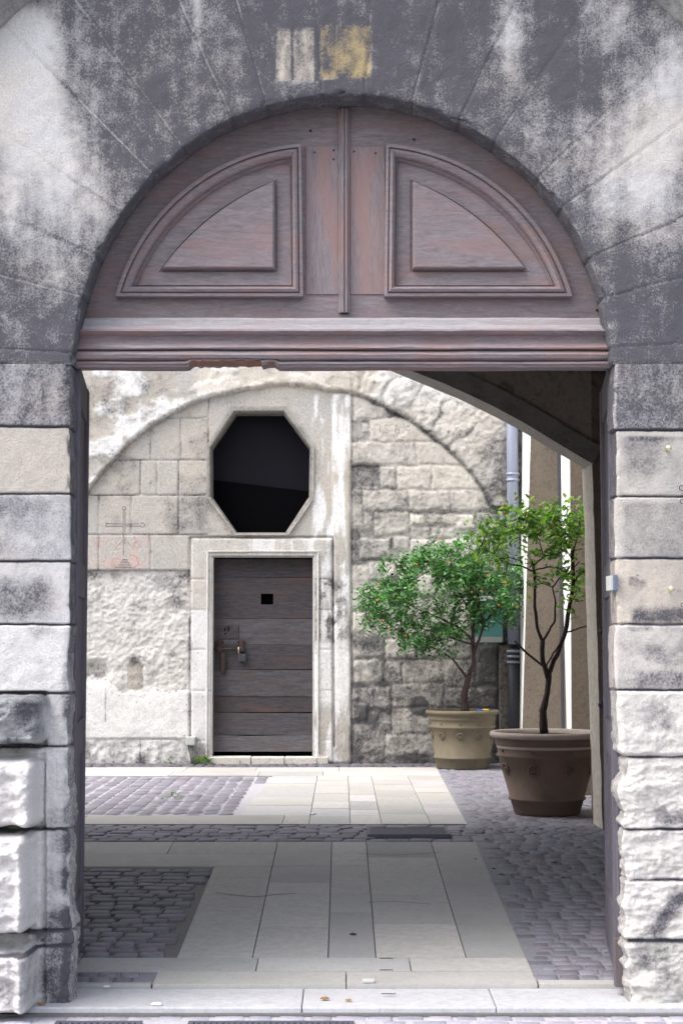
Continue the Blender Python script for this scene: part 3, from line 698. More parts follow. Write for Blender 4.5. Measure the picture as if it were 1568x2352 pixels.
    soot=soot+rbox(u,v,722,806,1330,1470,14)*(.55*ss(-.05,.15,-vert+n2))-.15*colm
    over(rbox(u,v,724,800,1470,1620,16)*.8,(.84,.83,.82))
    hc=rbox(u,v,764,806,905,1752,3); h=h+.012*hc-.02*gauss(u-807,3)*(v>1060)
    # grey bloom on the surround between window and door, cross area redness
    soot=soot+.3*rbox(u,v,380,478,1140,1230,25)+.2*rbox(u,v,415,560,1100,1236,25)
    over(rbox(u,v,185,340,1235,1305,16)*np.clip(.4+n2*3,0,1)*.55,(.62,.42,.36))
    # weather darkening near base and lower right
    soot=soot+.32*ss(1700,1752,v)*np.clip(.6+n2*2,0,1)+.22*rbox(u,v,810,1400,1440,1760,60)
    soot=soot+.5*np.exp(-((u-838)/22)**2-((v-1640)/60)**2)*np.clip(.5+n2*3,0,1)
    soot=soot+.3*rbox(u,v,1095,1220,1000,1760,30)
    # black painted blot
    bl=np.clip(1.6-np.hypot((uw-962)/21,(vw-1620)/21)*1.3,0,1)+np.clip(1.3-np.hypot((uw-975)/13,(vw-1637)/13)*1.2,0,1); bl=np.clip(bl,0,1)*(1-np.clip(1.2-np.hypot((u-969)/9,(v-1624)/5),0,1)*.8)
    soot=soot+1.1*bl; over(bl,(.1,.1,.105))
    fl=np.clip(h,-.12,.12)
    y=Y2-fl
    # openings: jambs stay crisp
    k1=rbox(u,v,DX0-14,DX1+14,DV0-12,DV1+20,3); y=y*(1-k1)+(Y2-.02)*k1
    soot=soot+.5*pits*(v>900); col[...,3]=soot
    return np.stack([xx,y,zz_],-1),col
xa,xb=w2(DX0,1500)[0],w2(DX1,1500)[0]; za,zbt=.2,w2(600,DV0)[1]
xL,xR=w2(150,1500)[0],w2(1225,1500)[0]; zT=w2(784,830)[1]
ox=[w2(u,v) for u,v in OCT_O]
U=spans((-12.2,xL,.15),(xL,xa,.0125),(xa,xb,.0125),(xb,xR,.0125),(xR,3.2,.12))
V=spans((.2,zbt,.0125),(zbt,zT,.0125),(zT,6.5,.15))
octm=np.array([w2((a[0]+b[0])/2,(a[1]+b[1])/2) for a,b in zip(OCT_O,OCT_I)])
def inpoly(x,z,P):
    c=np.ones(x.shape,bool); n=len(P)
    for i in range(n):
        (x0,z0),(x1,z1)=P[i],P[(i+1)%n]; c&=((x1-x0)*(z-z0)-(z1-z0)*(x-x0))<0
    return c
keep=lambda x,z: ~(((x>xa)&(x<xb)&(z<zbt))|inpoly(x,z,octm))
grid('masonry',U,V,bwf,M['back'],bw,keep=keep,flip=False)
# octagonal window frame, reveal and pane
win=mk('octagonal_window',*(lambda:( [ (w2(u,v)[0],Y2-.028,w2(u,v)[1]) for u,v in OCT_O]+[(w2(u,v)[0],Y2-.024,w2(u,v)[1]) for u,v in [( (a[0]*.35+b[0]*.65),(a[1]*.35+b[1]*.65)) for a,b in zip(OCT_O,OCT_I)]]+[(w2(u,v)[0],Y2+.02,w2(u,v)[1]) for u,v in OCT_I]+[(w2(u,v)[0],Y2+.3,w2(u,v)[1]) for u,v in OCT_I]+[(w2(u,v)[0],Y2+.05,w2(u,v)[1]) for u,v in OCT_O],
   [(i,i+8,(i+1)%8+8,(i+1)%8) for i in range(8)]+[(i+8,i+16,(i+1)%8+16,(i+1)%8+8) for i in range(8)]+[(i+16,i+24,(i+1)%8+24,(i+1)%8+16) for i in range(8)]+[(i+32,i,(i+1)%8,(i+1)%8+32) for i in range(8)]))(),M['back'],bw,False,[(.5,.47,.43,.3)]*8+[(.42,.4,.36,.5)]*8+[(.3,.28,.25,.6)]*16+[(.5,.47,.43,.3)]*8)
oi=[w2(u,v) for u,v in OCT_I]
mk('window_pane',[(x,Y2+.22,z) for x,z in oi],[tuple(range(8))],M['pane'],win)
mk('shutter_board',[(oi[7][0],Y2+.2,w2(0,1098)[1]),(oi[2][0],Y2+.2,w2(0,1125)[1]),(oi[3][0],Y2+.2,oi[3][1]),(oi[4][0],Y2+.2,oi[4][1]),(oi[5][0],Y2+.2,oi[5][1]),(oi[6][0],Y2+.2,oi[6][1])],[(0,1,2,3,4,5)],M['black'],win)
# door reveal + bead
mb=MB(); dl,dr_=xa,xb
bc=(.5,.47,.44,.25)
for (x0,x1) in ((xa-.0,xa+.018),(xb-.018,xb)): mb.box(x0,x1,Y2-.012,Y2+.2,.26,zbt-.02,(.62,.6,.58,.15))
mb.box(xa-.0,xb,Y2-.012,Y2+.2,zbt-.018,zbt,(.4,.37,.33,.4))
for (x0,x1) in ((xa-.045,xa-.026),(xb+.026,xb+.045)): mb.box(x0,x1,Y2-.034,Y2-.01,.34,zbt+.03,(.7,.69,.67,.15),bev=.005)
mb.box(xa-.045,xb+.045,Y2-.033,Y2-.01,zbt+.031,zbt+.048,(.6,.57,.52,.25),bev=.005)
mb.build('door_frame',M['back'],bw)
# threshold of the small door, broken stone sill
mb=MB(); x=xa-.02
while x<xb+.12:
    w=random.uniform(.3,.7); zt2=w2(600,1738)[1]-random.uniform(0,.012); mb.box(x,min(x+w,xb+.14),Y2-.075-random.uniform(0,.02),Y2+.16,.2,zt2,(.7,.67,.61,.1),bev=.008); x+=w+.006
mb.build('door_sill',M['back'],bw)
door=None
pv=[1283,1325,1366,1421,1481,1539,1600,1638,1690,1729]
YD=Y2+.12; hole=(w2(597,1388),w2(627,1363))
for i in range(len(pv)-1):
    z1=w2(600,pv[i])[1]; z0=w2(600,pv[i+1])[1]; g=.0025 if i not in (7,) else .006
    mb=MB(); tl=.006*math.sin(i*2.1); cuts=[(xa+.02,xb-.02)]
    rr_=random.Random(i); n=40
    xs=np.linspace(xa+.019,xb-.019,n+1)
    tilt=random.Random(i+50).uniform(-.004,.004); dep=random.Random(i+9).uniform(-.004,.004)
    for k in range(n):
        a0,a1=xs[k],xs[k+1]
        def top(x): return z1-g*.5+tilt*(x-xa)+.002*(float(vn(x*9,i,4))-.5)-(.010*float(gauss(x-(xa+.42),.22)) if i==8 else 0)
        def bot(x): return z0+g*.5+tilt*(x-xa)+.002*(float(vn(x*9,i+1,5))-.5)
        hz0,hz1=hole[0][1],hole[1][1]; y0=YD+dep
        segs=[]
        if a0>=hole[0][0] and a1<=hole[1][0] and z0<hz1 and z1>hz0+.004:
            if z1>hz1+.004: segs.append((hz1,hz1,top(a0),top(a1)))
            if z0<hz0-.004: segs.append((bot(a0),bot(a1),hz0,hz0))
        else: segs=[(bot(a0),bot(a1),top(a0),top(a1))]
        for b0,b1,t0,t1 in segs:
            mb.add([(a0,y0,b0),(a1,y0,b1),(a1,y0,t1),(a0,y0,t0),(a0,y0+.035,b0),(a1,y0+.035,b1),(a1,y0+.035,t1),(a0,y0+.035,t0)],[(0,1,2,3),(3,2,6,7),(0,4,5,1),(0,3,7,4),(1,5,6,2)])
    mat=(M['plank'],M['plank_r'],M['plank'],M['plank_m'],M['plank'],M['plank_m'],M['plank_r'],M['plank_m'],M['plank2'])[i]
    if door is None:
        door=mb.build('plank_door',mat,bw)
    else: mb.build('plank',mat,door)
mb=MB(); mb.box(xa+.01,xb-.01,Y2+.18,Y2+.22,.24,zbt,(0,0,0,0)); mb.build('door_back',M['black'],door)
mb=MB(); p=lambda u,v:(w2(u,v)[0],YD-.03,w2(u,v)[1])
mb.tube([p(484,1491),p(563,1491)],.011,8)
for u in (502,553):
    a=w2(u-5,1499);b_=w2(u+5,1470); mb.box(a[0],b_[0],YD-.012,YD+.002,a[1],b_[1],bev=.002); a=w2(u-6,1497);b_=w2(u+6,1486); mb.box(a[0],b_[0],YD-.046,YD-.008,a[1],b_[1],bev=.004)
    for du in (-8,8):
        q=w2(u+du,1474); mb.ball((q[0],YD-.008,q[1]),.012,6)
a=w2(506,1543);b_=w2(516,1500); mb.box(a[0],b_[0],YD-.045,YD-.028,a[1],b_[1],bev=.003); q=w2(511,1545); mb.ball((q[0],YD-.03,q[1]),.018,8)
mb.build('sliding_bolt',M['iron'],door,True)
mb=MB(); q=w2(547,1493); mb.tube([(q[0],YD-.04,q[1]+.03),(q[0],YD-.06,q[1]+.02),(q[0],YD-.062,q[1]-.03),(q[0],YD-.045,q[1]-.04)],.005,6); mb.build('brass_shackle',M['brass'],door,True)
mb=MB(); a=w2(546,1520);b_=w2(564,1502); mb.box(a[0],b_[0],YD-.045,YD-.01,a[1],b_[1],bev=.006); mb.build('padlock',M['castiron'],door,True)
mb=MB(); a=w2(498,1467);b_=w2(546,1436); mb.box(a[0],b_[0],YD-.009,YD+.002,a[1],b_[1],bev=.002); lp=mb.build('lock_plate',M['plank'],door)
mb=MB()
for u,v,hh in ((515,1446,.02),(523,1444,.03),(516,1456,.012)):
    q=w2(u,v); mb.box(q[0]-.006,q[0]+.006,YD-.011,YD-.004,q[1]-hh/1.2,q[1]+hh/1.2)
mb.each('keyhole',M['black'],lp)
# engraved cross and letters (thin incised lines)
def strokes(name,lines,mat,r=.0045,par=bw,proud=.0):
    mb=MB()
    for L in lines:
        pts=[]
        for u,v in L:
            x,z=w2(u,v); pts.append((x,z))
        for (a,b_) in zip(pts[:-1],pts[1:]):
            n=max(1,int(math.hypot(b_[0]-a[0],b_[1]-a[1])/.03)); q=[(a[0]+(b_[0]-a[0])*i/n,a[1]+(b_[1]-a[1])*i/n) for i in range(n+1)]
            xs=np.array([[c[0] for c in q]]); zs=np.array([[c[1] for c in q]]); P,_=bwf(xs,zs); P=P[0]
            mb.tube([(c[0],c[1]-proud+r*.4,c[2]) for c in P],r,5)
    return mb.build(name,mat,par)
def Z4(x,y): return ((280+x/6.533)/1.4898,(1700+y/6.533)/1.4898)
def circle(cx,cy,r,a0=0,a1=360,n=12): return [Z4(cx+r*math.cos(math.radians(a0+(a1-a0)*i/n)),cy+r*math.sin(math.radians(a0+(a1-a0)*i/n))) for i in range(n+1)]
cross=[[Z4(925,290),Z4(925,1300)],[Z4(965,290),Z4(965,1050)],circle(945,255,38),[Z4(560,600),Z4(910,605)],[Z4(600,655),Z4(915,655)],[Z4(970,605),Z4(1290,605)],[Z4(985,650),Z4(1330,655)],circle(1355,628,50,-150,150),circle(575,628,42,30,330)]
cross+=[[Z4(900-i*22,1400+i*36),Z4(1020+i*22,1400+i*36)] for i in range(6)]
strokes('carved_cross',cross,M['engr'],.0045)
strokes('red_chalk_mark',[circle(765,1470,100,100,330),[Z4(905,950),Z4(720,1190)],[Z4(1010,980),Z4(1150,1160)],circle(1130,1440,130,-110,90),[Z4(1160,900),Z4(1330,1150)],circle(1230,1060,70,0,300)],M['redchalk'],.0045)
def Z1(x,y): return ((1180+x/3.92)/1.4898,(1400+y/3.92)/1.4898)
def circ1(cx,cy,rx,ry,a0,a1,n=10): return [Z1(cx+rx*math.cos(math.radians(a0+(a1-a0)*i/n)),cy+ry*math.sin(math.radians(a0+(a1-a0)*i/n))) for i in range(n+1)]
strokes('carved_inscription',[[Z1(468,205),Z1(470,310)],[Z1(590,215),Z1(550,212),Z1(530,235),Z1(560,262),Z1(580,285),Z1(560,318),Z1(515,312)],circ1(700,295,30,30,0,360),circ1(712,255,42,52,180,250,4),[Z1(790,205),Z1(785,265)],circ1(845,255,28,30,40,320)],M['engr'],.003)
strokes('arch_crack',[[(190,1150),(182,1190)]],M['engr'],.002)

# =====================================================================  PASSAGE BUILDING (vaulted way with its far arch)
YE=11.25
pas=empty('passage_vault',(0,9.4,.2),'dim covered passage behind the portal ending in a wide flat stone arch','passage')
curve=[(-330,1300),(-330,1060),(-250,960),(-80,865),(120,800),(320,765),(480,752),(620,757),(740,777),(850,812),(930,846),(1015,880),(1107,922),(1187,963),(1289,1024),(1360,1066)]
def sm(pts,n=6):
    out=[]
    for i in range(len(pts)-1):
        p0=pts[max(i-1,0)];p1=pts[i];p2=pts[i+1];p3=pts[min(i+2,len(pts)-1)]
        for k in range(n):
            t=k/n; out.append(tuple(.5*((2*p1[j])+(-p0[j]+p2[j])*t+(2*p0[j]-5*p1[j]+4*p2[j]-p3[j])*t*t+(-p0[j]+3*p1[j]-3*p2[j]+p3[j])*t**3) for j in range(2)))
    out.append(pts[-1]); return out
cv=[(W(u,v,YE)[0],W(u,v,YE)[2]) for u,v in ([(-330,1300),(-330,1180)]+sm(curve[1:]))]
ceil=3.95
xp=W(1360,1066,YE)[0]; xpb=W(1384,1900,YE)[0]; xpl=cv[0][0]
tcol=(.36,.32,.28,.35)
# ring face (proud) + intrados, both with subdivisions
def strip(name,A,B,mat,parent,c,div=6,amp=.006,seed=1):
    vs=[];fs=[];n=len(A)
    for i in range(n):
        for k in range(div+1):
            t=k/div; q=[A[i][j]*(1-t)+B[i][j]*t for j in range(3)]
            w=amp*(float(vn(q[0]*7+q[1]*9,q[2]*7,seed))-.5)*2
            vs.append((q[0],q[1]+w,q[2]+w*.6))
    for i in range(n-1):
        for k in range(div): fs.append((i*(div+1)+k,i*(div+1)+k+1,(i+1)*(div+1)+k+1,(i+1)*(div+1)+k))
    return mk(name,vs,fs,mat,parent,True,[c]*len(vs))
def offs(cv,d):
    out=[]
    for i in range(len(cv)):
        a=cv[max(i-1,0)];b=cv[min(i+1,len(cv)-1)]; dx,dz=b[0]-a[0],b[1]-a[1]; L=math.hypot(dx,dz); out.append((cv[i][0]-dz/L*d,cv[i][1]+dx/L*d))
    return out
rw=offs(cv,.128)
strip('arch_rib',[(x,YE-.02,z) for x,z in cv],[(x,YE-.02,z) for x,z in rw],M['back'],pas,(.36,.33,.3,.3))
strip('arch_rib_edge',[(x,YE-.02,z) for x,z in rw],[(x,YE+.05,z) for x,z in rw],M['plaster'],pas,(.4,.36,.32,.3),div=2)
strip('arch_soffit',[(x,YE-.02,z) for x,z in cv],[(x,YE+.34,z) for x,z in cv],M['back'],pas,(.5,.47,.43,.1))
# plate above the arch
def plate(name,y,top,par,c,mat):
    vs=[];fs=[]
    for i,(x,z) in enumerate(cv[1:]): vs+=[(x,y,z+.02),(x,y,top)]
    for i in range(len(cv)-2): fs.append((i*2,i*2+2,i*2+3,i*2+1))
    return mk(name,vs,fs,mat,par,False,[c]*len(vs))
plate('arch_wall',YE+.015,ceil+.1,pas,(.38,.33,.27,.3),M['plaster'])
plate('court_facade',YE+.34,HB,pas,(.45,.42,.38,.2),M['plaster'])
mb=MB(); dk=(.25,.2,.155,.3)
# right pier (front face brown, reveal coloured pale to stand for court light)
def quadstrip(x0b,x0t,x1b,x1t,y0,y1,z0,z1,c,n=24,m=4,amp=.005):
    vs=[];fs=[]
    for i in range(n+1):
        t=i/n; z=z0+(z1-z0)*t
        for k in range(m+1):
            s=k/m; x=(x0b*(1-s)+x1b*s)*(1-t)+(x0t*(1-s)+x1t*s)*t; y=y0*(1-s)+y1*s
            w=amp*(float(vn(x*15+y*13,z*8,5))-.5)*2
            vs.append((x+w*(1 if abs(y1-y0)>.1 else 0),y+w*(0 if abs(y1-y0)>.1 else 1),z))
    for i in range(n):
        for k in range(m): fs.append((i*(m+1)+k,i*(m+1)+k+1,(i+1)*(m+1)+k+1,(i+1)*(m+1)+k))
    return vs,fs,c
zc=cv[-1][1]
v_,f_,c_=quadstrip(xpb,xp,2.6,2.6,YE,YE,.24,zc+.02,dk); mb.add(v_,f_,c_)
mb.add(*quadstrip(2.6,2.6,xp-.0,xp,YE+.012,YE+.012,zc,ceil+.1,(.24,.19,.15,.4)))
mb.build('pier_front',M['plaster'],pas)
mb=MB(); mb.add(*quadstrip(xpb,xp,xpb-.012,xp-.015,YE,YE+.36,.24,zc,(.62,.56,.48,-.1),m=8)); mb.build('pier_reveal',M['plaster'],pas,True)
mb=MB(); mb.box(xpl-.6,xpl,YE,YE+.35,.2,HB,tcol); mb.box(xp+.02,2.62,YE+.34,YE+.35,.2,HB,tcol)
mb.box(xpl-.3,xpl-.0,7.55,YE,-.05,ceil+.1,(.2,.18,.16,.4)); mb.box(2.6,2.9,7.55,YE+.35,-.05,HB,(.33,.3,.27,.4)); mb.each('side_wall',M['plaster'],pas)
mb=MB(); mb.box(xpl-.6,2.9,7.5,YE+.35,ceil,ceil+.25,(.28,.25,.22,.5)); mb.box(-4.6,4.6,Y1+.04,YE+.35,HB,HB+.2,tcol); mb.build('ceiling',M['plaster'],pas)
# iron knobs fixed to the pier
mb=MB()
for u,v,r in ((1381,1619,.012),(1382,1450,.011)):
    mb=MB(); x,_,z=W(u,v,YE-.03); mb.ball((x,YE-.03,z),r*2,10); mb.tube([(x,YE-.03,z),(x,YE+.02,z)],.007,6); mb.build('door_stay',M['castiron'],pas,True)

# =====================================================================  COURT SIDES
rb=empty('side_buttresses',(2.2,14.6,.26),'row of brown stone piers on the right of the courtyard, left sides coloured pale as skylit','building')
def pierb(yf,u0t,u0b,u1,yb,ut,ub,brown):
    vt,vb=980,1640
    # extrapolate the batter to the ground and the eaves
    def xat(ua,ub_,Y,z):
        xt,_,z1=W(ua,vt,Y); xb_,_,z0=W(ub_,vb,Y); return xb_+(xt-xb_)*(z-z0)/(z1-z0)
    z0,z1=.2,7.5; n=30; m=6; vs=[];fs=[]
    x1=W(u1,1300,yf)[0]
    for i in range(n+1):
        z=z0+(z1-z0)*i/n; xa_=min(xat(u0t,u0b,yf,min(z,4.2)),x1-.05)
        for k in range(m+1):
            x=xa_+(x1-xa_)*k/m; vs.append((x,yf+.02*(float(vn(x*5,z*3,2))-.5),z))
    for i in range(n):
        for k in range(m): fs.append((i*(m+1)+k,i*(m+1)+k+1,(i+1)*(m+1)+k+1,(i+1)*(m+1)+k))
    mk('pier_face',vs,fs,M['plaster'],rb,True,[brown]*len(vs))
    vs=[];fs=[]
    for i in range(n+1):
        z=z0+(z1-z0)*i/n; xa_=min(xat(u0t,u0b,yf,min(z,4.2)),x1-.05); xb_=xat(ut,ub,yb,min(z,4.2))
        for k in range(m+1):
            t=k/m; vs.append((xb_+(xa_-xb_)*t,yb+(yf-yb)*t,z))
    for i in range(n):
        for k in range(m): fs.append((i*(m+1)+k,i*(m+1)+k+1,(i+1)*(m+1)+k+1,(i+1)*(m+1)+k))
    mk('painted_lit_side',vs,fs,M['plaster'],rb,True,[(.78,.77,.75,-.3)]*len(vs))  # left faces coloured near white, skylight put into the colour
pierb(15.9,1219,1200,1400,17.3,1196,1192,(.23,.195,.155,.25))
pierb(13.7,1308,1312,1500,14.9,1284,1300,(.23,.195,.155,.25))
mb=MB(); mb.box(2.75,3.1,YE+.35,17.6,.2,7.5,(.45,.42,.38,.2)); mb.build('court_side_wall',M['plaster'],rb)
lb=empty('court_building',(-12.2,14.4,.26),'plain rendered building closing the left side of the courtyard','building')
mb=MB(); mb.box(-12.6,-12.2,6,22,-.1,5.5,(.5,.47,.43,.15)); mb.build('wall',M['plaster'],lb)
mb=MB()
for y in (13.2,15.4): mb.box(-12.205,-12.16,y-.45,y+.45,2.2,3.6,(.3,.28,.26,.2))
mb.each('window_shutter',M['plaster'],lb)

# downpipe
dp=empty('downpipe',(1.72,Y2-.12,.26),'blue grey zinc downpipe in a dark iron lower sleeve at the wall corner','pipe')
def pw(u,v): return W(u,v,Y2-.12)
Yp=Y2-.12
xt=W(1176,1000,Yp); xm=W(1179,1480,Yp)
mb=MB(); mb.tube([(xt[0]-.0,Yp,7.3),(xt[0],Yp,xt[2]),(xm[0],Yp,xm[2])],.058,16); mb.build('upper_pipe',M['zinc'],dp,True)
mb=MB()
for v in (1089,1103): z=pw(1178,v)[2]; x=pw(1177,v)[0]; mb.tube([(x,Yp,z-.012),(x,Yp,z+.012)],.068,16)
for v in (1496,1508,1521): z=pw(1180,v)[2]; x=pw(1180,v)[0]; mb.tube([(x,Yp,z-.012),(x,Yp,z+.012)],.074,16)
mb.each('collar',M['zinc'],dp,True)
mb=MB(); xm2=W(1182,1660,Yp)[0]; mb.tube([(xm[0],Yp,pw(0,1490)[2]),(xm2,Yp,.25)],.064,16); mb.build('lower_pipe',M['castiron'],dp,True)
mb=MB(); a=W(1146,1482,Y2-.07); b_=W(1166,1482,Y2-.07); mb.box(a[0],b_[0]+.03,Y2-.1,Y2-.0,.25,a[2],(.22,.2,.19,.5),bev=.01)
tag(mb.build('stone_upstand',M['plaster'],None,origin=(a[0],Y2-.05,.25)),'grey stone upstand under the green sign, left of the downpipe','upstand')
# thin cable conduit on side wall
mb=MB(); 
p0=W(1281,1040,14.85); p1=W(1296,1670,14.85)
mb.tube([(p0[0]-.05,14.8,7.2),(p0[0],14.8,p0[2]),(p1[0]-.02,14.8,p1[2]),(p1[0],14.8,.26)],.016,8)
tag(mb.build('cable_conduit',M['castiron'],None,True,origin=(p1[0],14.8,.26)),'thin black vertical cable conduit beside the pier side coloured bright as skylit','conduit')
# green sign
sg=empty('information_sign',(W(1120,1475,Y2-.1)[0],Y2-.1,W(1120,1475,Y2-.1)[2]),'teal green information panel with white top edge behind the orange tree','sign')
def sb(name,u0,u1,v0,v1,y0,y1,mat,bev=.003,par=sg):
    a=W(u0,v1,y0);b_=W(u1,v0,y0); return MB().box(a[0],b_[0],y0,y1,a[2],b_[2],bev=bev).build(name,mat,par)
sb('panel',1086,1154,1373,1476,Y2-.1,Y2-.06,M['teal']); sb('top_band',1088,1152,1369,1380,Y2-.112,Y2-.102,M['paper'],.001)
sb('bottom_band',1087,1153,1463,1475,Y2-.112,Y2-.102,plain('grey_band',(.4,.42,.4),.5,var=.1),.001)
mb=MB()
for i,(v,l) in enumerate(((1392,1),(1400,.8),(1408,.9),(1420,.6),(1428,.85),(1436,.75),(1444,.5))):
    a=W(1098,v+1.5,Y2-.11);b_=W(1098+44*l,v-1.5,Y2-.11); mb.box(a[0],b_[0],Y2-.106,Y2-.1005,a[2],b_[2])
mb.each('text_line',M['teal_l'],sg)
# electric box + conduits
eb=empty('junction_box',(W(438,1715,Y2-.08)[0],Y2-.06,.4),'small grey electrical junction box left of the plank door','junction box')
sb('box_body',427,448,1693,1713,Y2-.11,Y2-.02,M['grey_plastic'],.006,eb)
sb('lid',429,446,1695,1711,Y2-.116,Y2-.1105,M['grey_plastic'],.002,eb)
mb=MB()
for k in range(3):
    a=W(432+k*5,1713,Y2-.06); b_=W(436+k*5,1730,Y2-.06); mb.tube([(a[0],Y2-.06,a[2]+.01),(a[0],Y2-.06,a[2]-.03),(b_[0],Y2-.07,b_[2]),(b_[0]+.03,Y2-.08,.25)],.009,8)
mb.each('conduit',M['conduit'],eb,True)

# =====================================================================  GROUND
def struct(o): o['kind']='structure'; return o
ys=[-15,0,4,6.899,6.9,6.999,7.0]+list(np.arange(7.2,11.25,.3))+[11.25,11.3,14,17.2,18,40]
xs=[-25,-6,-3,-1.5,0,1.5,3,6,25]; vs=[];fs=[]
for y in ys:
    for x in xs: vs.append((x,y,float(gz(y))-.022 - (.0 if y>=7 else 0)))
for i in range(len(ys)-1):
    for j in range(len(xs)-1): a=i*len(xs)+j; fs.append((a,a+1,a+1+len(xs),a+len(xs)))
struct(mk('ground',vs,fs,M['sett'],None,False,[(.14,.135,.135,.2)]*len(vs)))
def below(name,x0,x1,y0,y1,dz,c,n=20):   # mortar bed
    vs=[];fs=[]; yy=np.linspace(y0,y1,n)
    for y in yy:
        for x in (x0,x1): vs.append((x,y,float(gz(max(y,y0+1e-3)))+dz))
    for i in range(n-1): fs.append((i*2,i*2+1,i*2+3,i*2+2))
    struct(mk(name,vs,fs,M['sett'],None,False,[c]*len(vs)))
def sett(mb,cx,cy,sx,sy,rot,h,c,zf=gz,b=.012):
    ca,sa=math.cos(rot),math.sin(rot); tx,ty=random.uniform(-.02,.02),random.uniform(-.03,.03); vs=[]
    for (q,dz) in ((0,-.02),(0,h-.006),(b,h)):
        for (a,e) in ((-1,-1),(1,-1),(1,1),(-1,1)):
            x=a*(sx/2-q)*(1+.06*((a*7+e*3+int(cx*100))%3-1)); y=e*(sy/2-q)
            X=cx+x*ca-y*sa; Y=cy+x*sa+y*ca; vs.append((X,Y,float(zf(Y))+dz+(x*tx+y*ty if dz>-.01 else 0)))
    mb.add(vs,[(0,1,5,4),(1,2,6,5),(2,3,7,6),(3,0,4,7),(4,5,9,8),(5,6,10,9),(6,7,11,10),(7,4,8,11),(8,9,10,11)],c)
def scol(k=1,alpha=.15,warm=0):
    t=random.uniform(.8,1.2)*k; w=random.uniform(-.012,.012)+warm
    return (.215*t+w,.205*t,.24*t,alpha+random.uniform(-.15,.2))
def setts(name,x0,x1,y0,y1,inside=lambda x,y:True,sx=.105,sy=.1,gap=.012,k=1,jit=.006,hv=.004,bed=None,alpha=.15,zf=gz,h0=.0):
    mb=MB(); y=y0+sy/2; r=0
    while y<y1:
        x=x0+random.uniform(0,sx); 
        while x<x1:
            w=sx*random.uniform(.8,1.25)
            cxx=x+w/2
            if inside(cxx,y): sett(mb,cxx+random.uniform(-jit,jit),y+random.uniform(-jit,jit),w-gap,sy-gap,random.uniform(-.04,.04),h0+random.uniform(-hv,hv),scol(k,alpha),zf)
            x+=w
        y+=sy; r+=1
    return struct(mb.build(name,M['sett'],None,True))
SE=lambda y: np.interp(y,[7,11.25,16.7],[.828,.842,.92])
SW=lambda y: np.interp(y,[7,11.25,16.7],[-.742,-.735-.0,-.60])
# sett panels
setts('sett_paving_right',.78,2.7,7.385,17.15,lambda x,y:x>SE(y)+.04,k=.95,gap=.011,hv=.0025,sx=.1,sy=.085)
setts('sett_paving_left',-2.6,-.75,7.78,9.92,lambda x,y:x<-.79,sx=.12,sy=.1,k=.75,hv=.005,gap=.012)
setts('sett_paving_band',-2.9,.86,10.80,11.52,lambda x,y: not(.16<x<.70 and 10.93<y<11.36),sx=.13,sy=.1,k=1.0)
setts('sett_paving_edge',-4.2,2.7,16.66,17.2,lambda x,y:x<SE(y),sx=.1,sy=.09,k=.6)
setts('sett_patch',-1.3,-.80,7.34,7.51,lambda x,y:x<-.85,sx=.09,sy=.08,k=.8,h0=.004)
# curved (segmental) setts in the far left panel
mb=MB()
for band in range(-1,5):
    xc=-4.1+band*1.15; wd=1.15
    for r in range(60):
        y0=11.5+r*.1
        for q in range(10):
            t=(q+.5)/10*2-1; x=xc+t*wd/2; y=y0+.34*(1-t*t)
            if x<SW(y)-.06 and 12.17<y<15.5 and x>-4.2: sett(mb,x,y,.105,.088,-math.atan2(.34*2*t*2/wd,1)*.8,random.uniform(-.003,.003),scol(.95),b=.01)
struct(mb.build('sett_paving_fans',M['sett'],None,True))
below('mortar_bed_right',.83,2.75,7.36,17.2,-.0045,(.25,.25,.28,.1)); below('mortar_bed_fans',-4.2,-.62,12.13,15.55,-.004,(.42,.41,.44,.0)); below('mortar_bed_band',-2.9,.86,10.78,11.54,-.012,(.2,.2,.22,.2)); below('mortar_bed_patch',-1.25,-.80,7.31,7.53,-.005,(.2,.2,.23,.15)); below('mortar_bed_left',-2.7,-.74,7.76,9.94,-.018,(.09,.09,.1,.4))
# street setts, slanted mortar nicks
zst=lambda y: 0.0
setts('street_setts',-3.2,3.2,3.6,6.93,lambda x,y: not((-1.17<x<-.72 or -.67<x<.12) and 6.25<y<6.83),sx=.12,sy=.085,k=1.5,hv=.002,gap=.014,zf=lambda y:0*np.asarray(y),alpha=.0)
vs=[(-3.4,3.4,-.0035),(3.4,3.4,-.0035),(3.4,6.9,-.0035),(-3.4,6.9,-.0035)]
struct(mk('street_mortar',vs,[(0,1,2,3)],M['sett'],None,False,[(.42,.41,.44,0)]*4))
# flagstones
mbS=MB()
def slab(x0a,x1a,y0,x0b,x1b,y1,c,dz=0,n=3):
    vs=[];fs=[]; g=.0025
    for i in range(n+1):
        t=i/n; y=y0+g+(y1-y0-2*g)*t
        for x in (x0a+(x0b-x0a)*t+g,x1a+(x1b-x1a)*t-g): vs.append((x,y,float(gz(max(y,7.001)))+dz))
    m=len(vs)
    for i in range(n): fs.append((i*2,i*2+1,i*2+3,i*2+2))
    vs2=[(x,y,z-.03) for x,y,z in vs]; per=[0,1]+[2*i+1 for i in range(1,n+1)]+[2*i for i in range(n,0,-1)]
    for a,b in zip(per,per[1:]+per[:1]): fs.append((a,a+m,b+m,b))
    mbS.add(vs+vs2,[f for f in fs],c)
def fc(k=1):
    t=random.uniform(.85,1.1)*k; return (.425*t+random.uniform(-.01,.012),.418*t,.405*t+random.uniform(-.015,.015),random.uniform(-.02,.34))
def band(y0,y1,x0,x1,wmin,wmax,k=1,cols=None):
    xs=[x0]
    while xs[-1]<x1-wmin: xs.append(xs[-1]+random.uniform(wmin,wmax))
    xs[-1]=x1
    for a,b in zip(xs[:-1],xs[1:]): slab(a,b,y0,a,b,y1,fc(k),random.uniform(-.001,.0015))
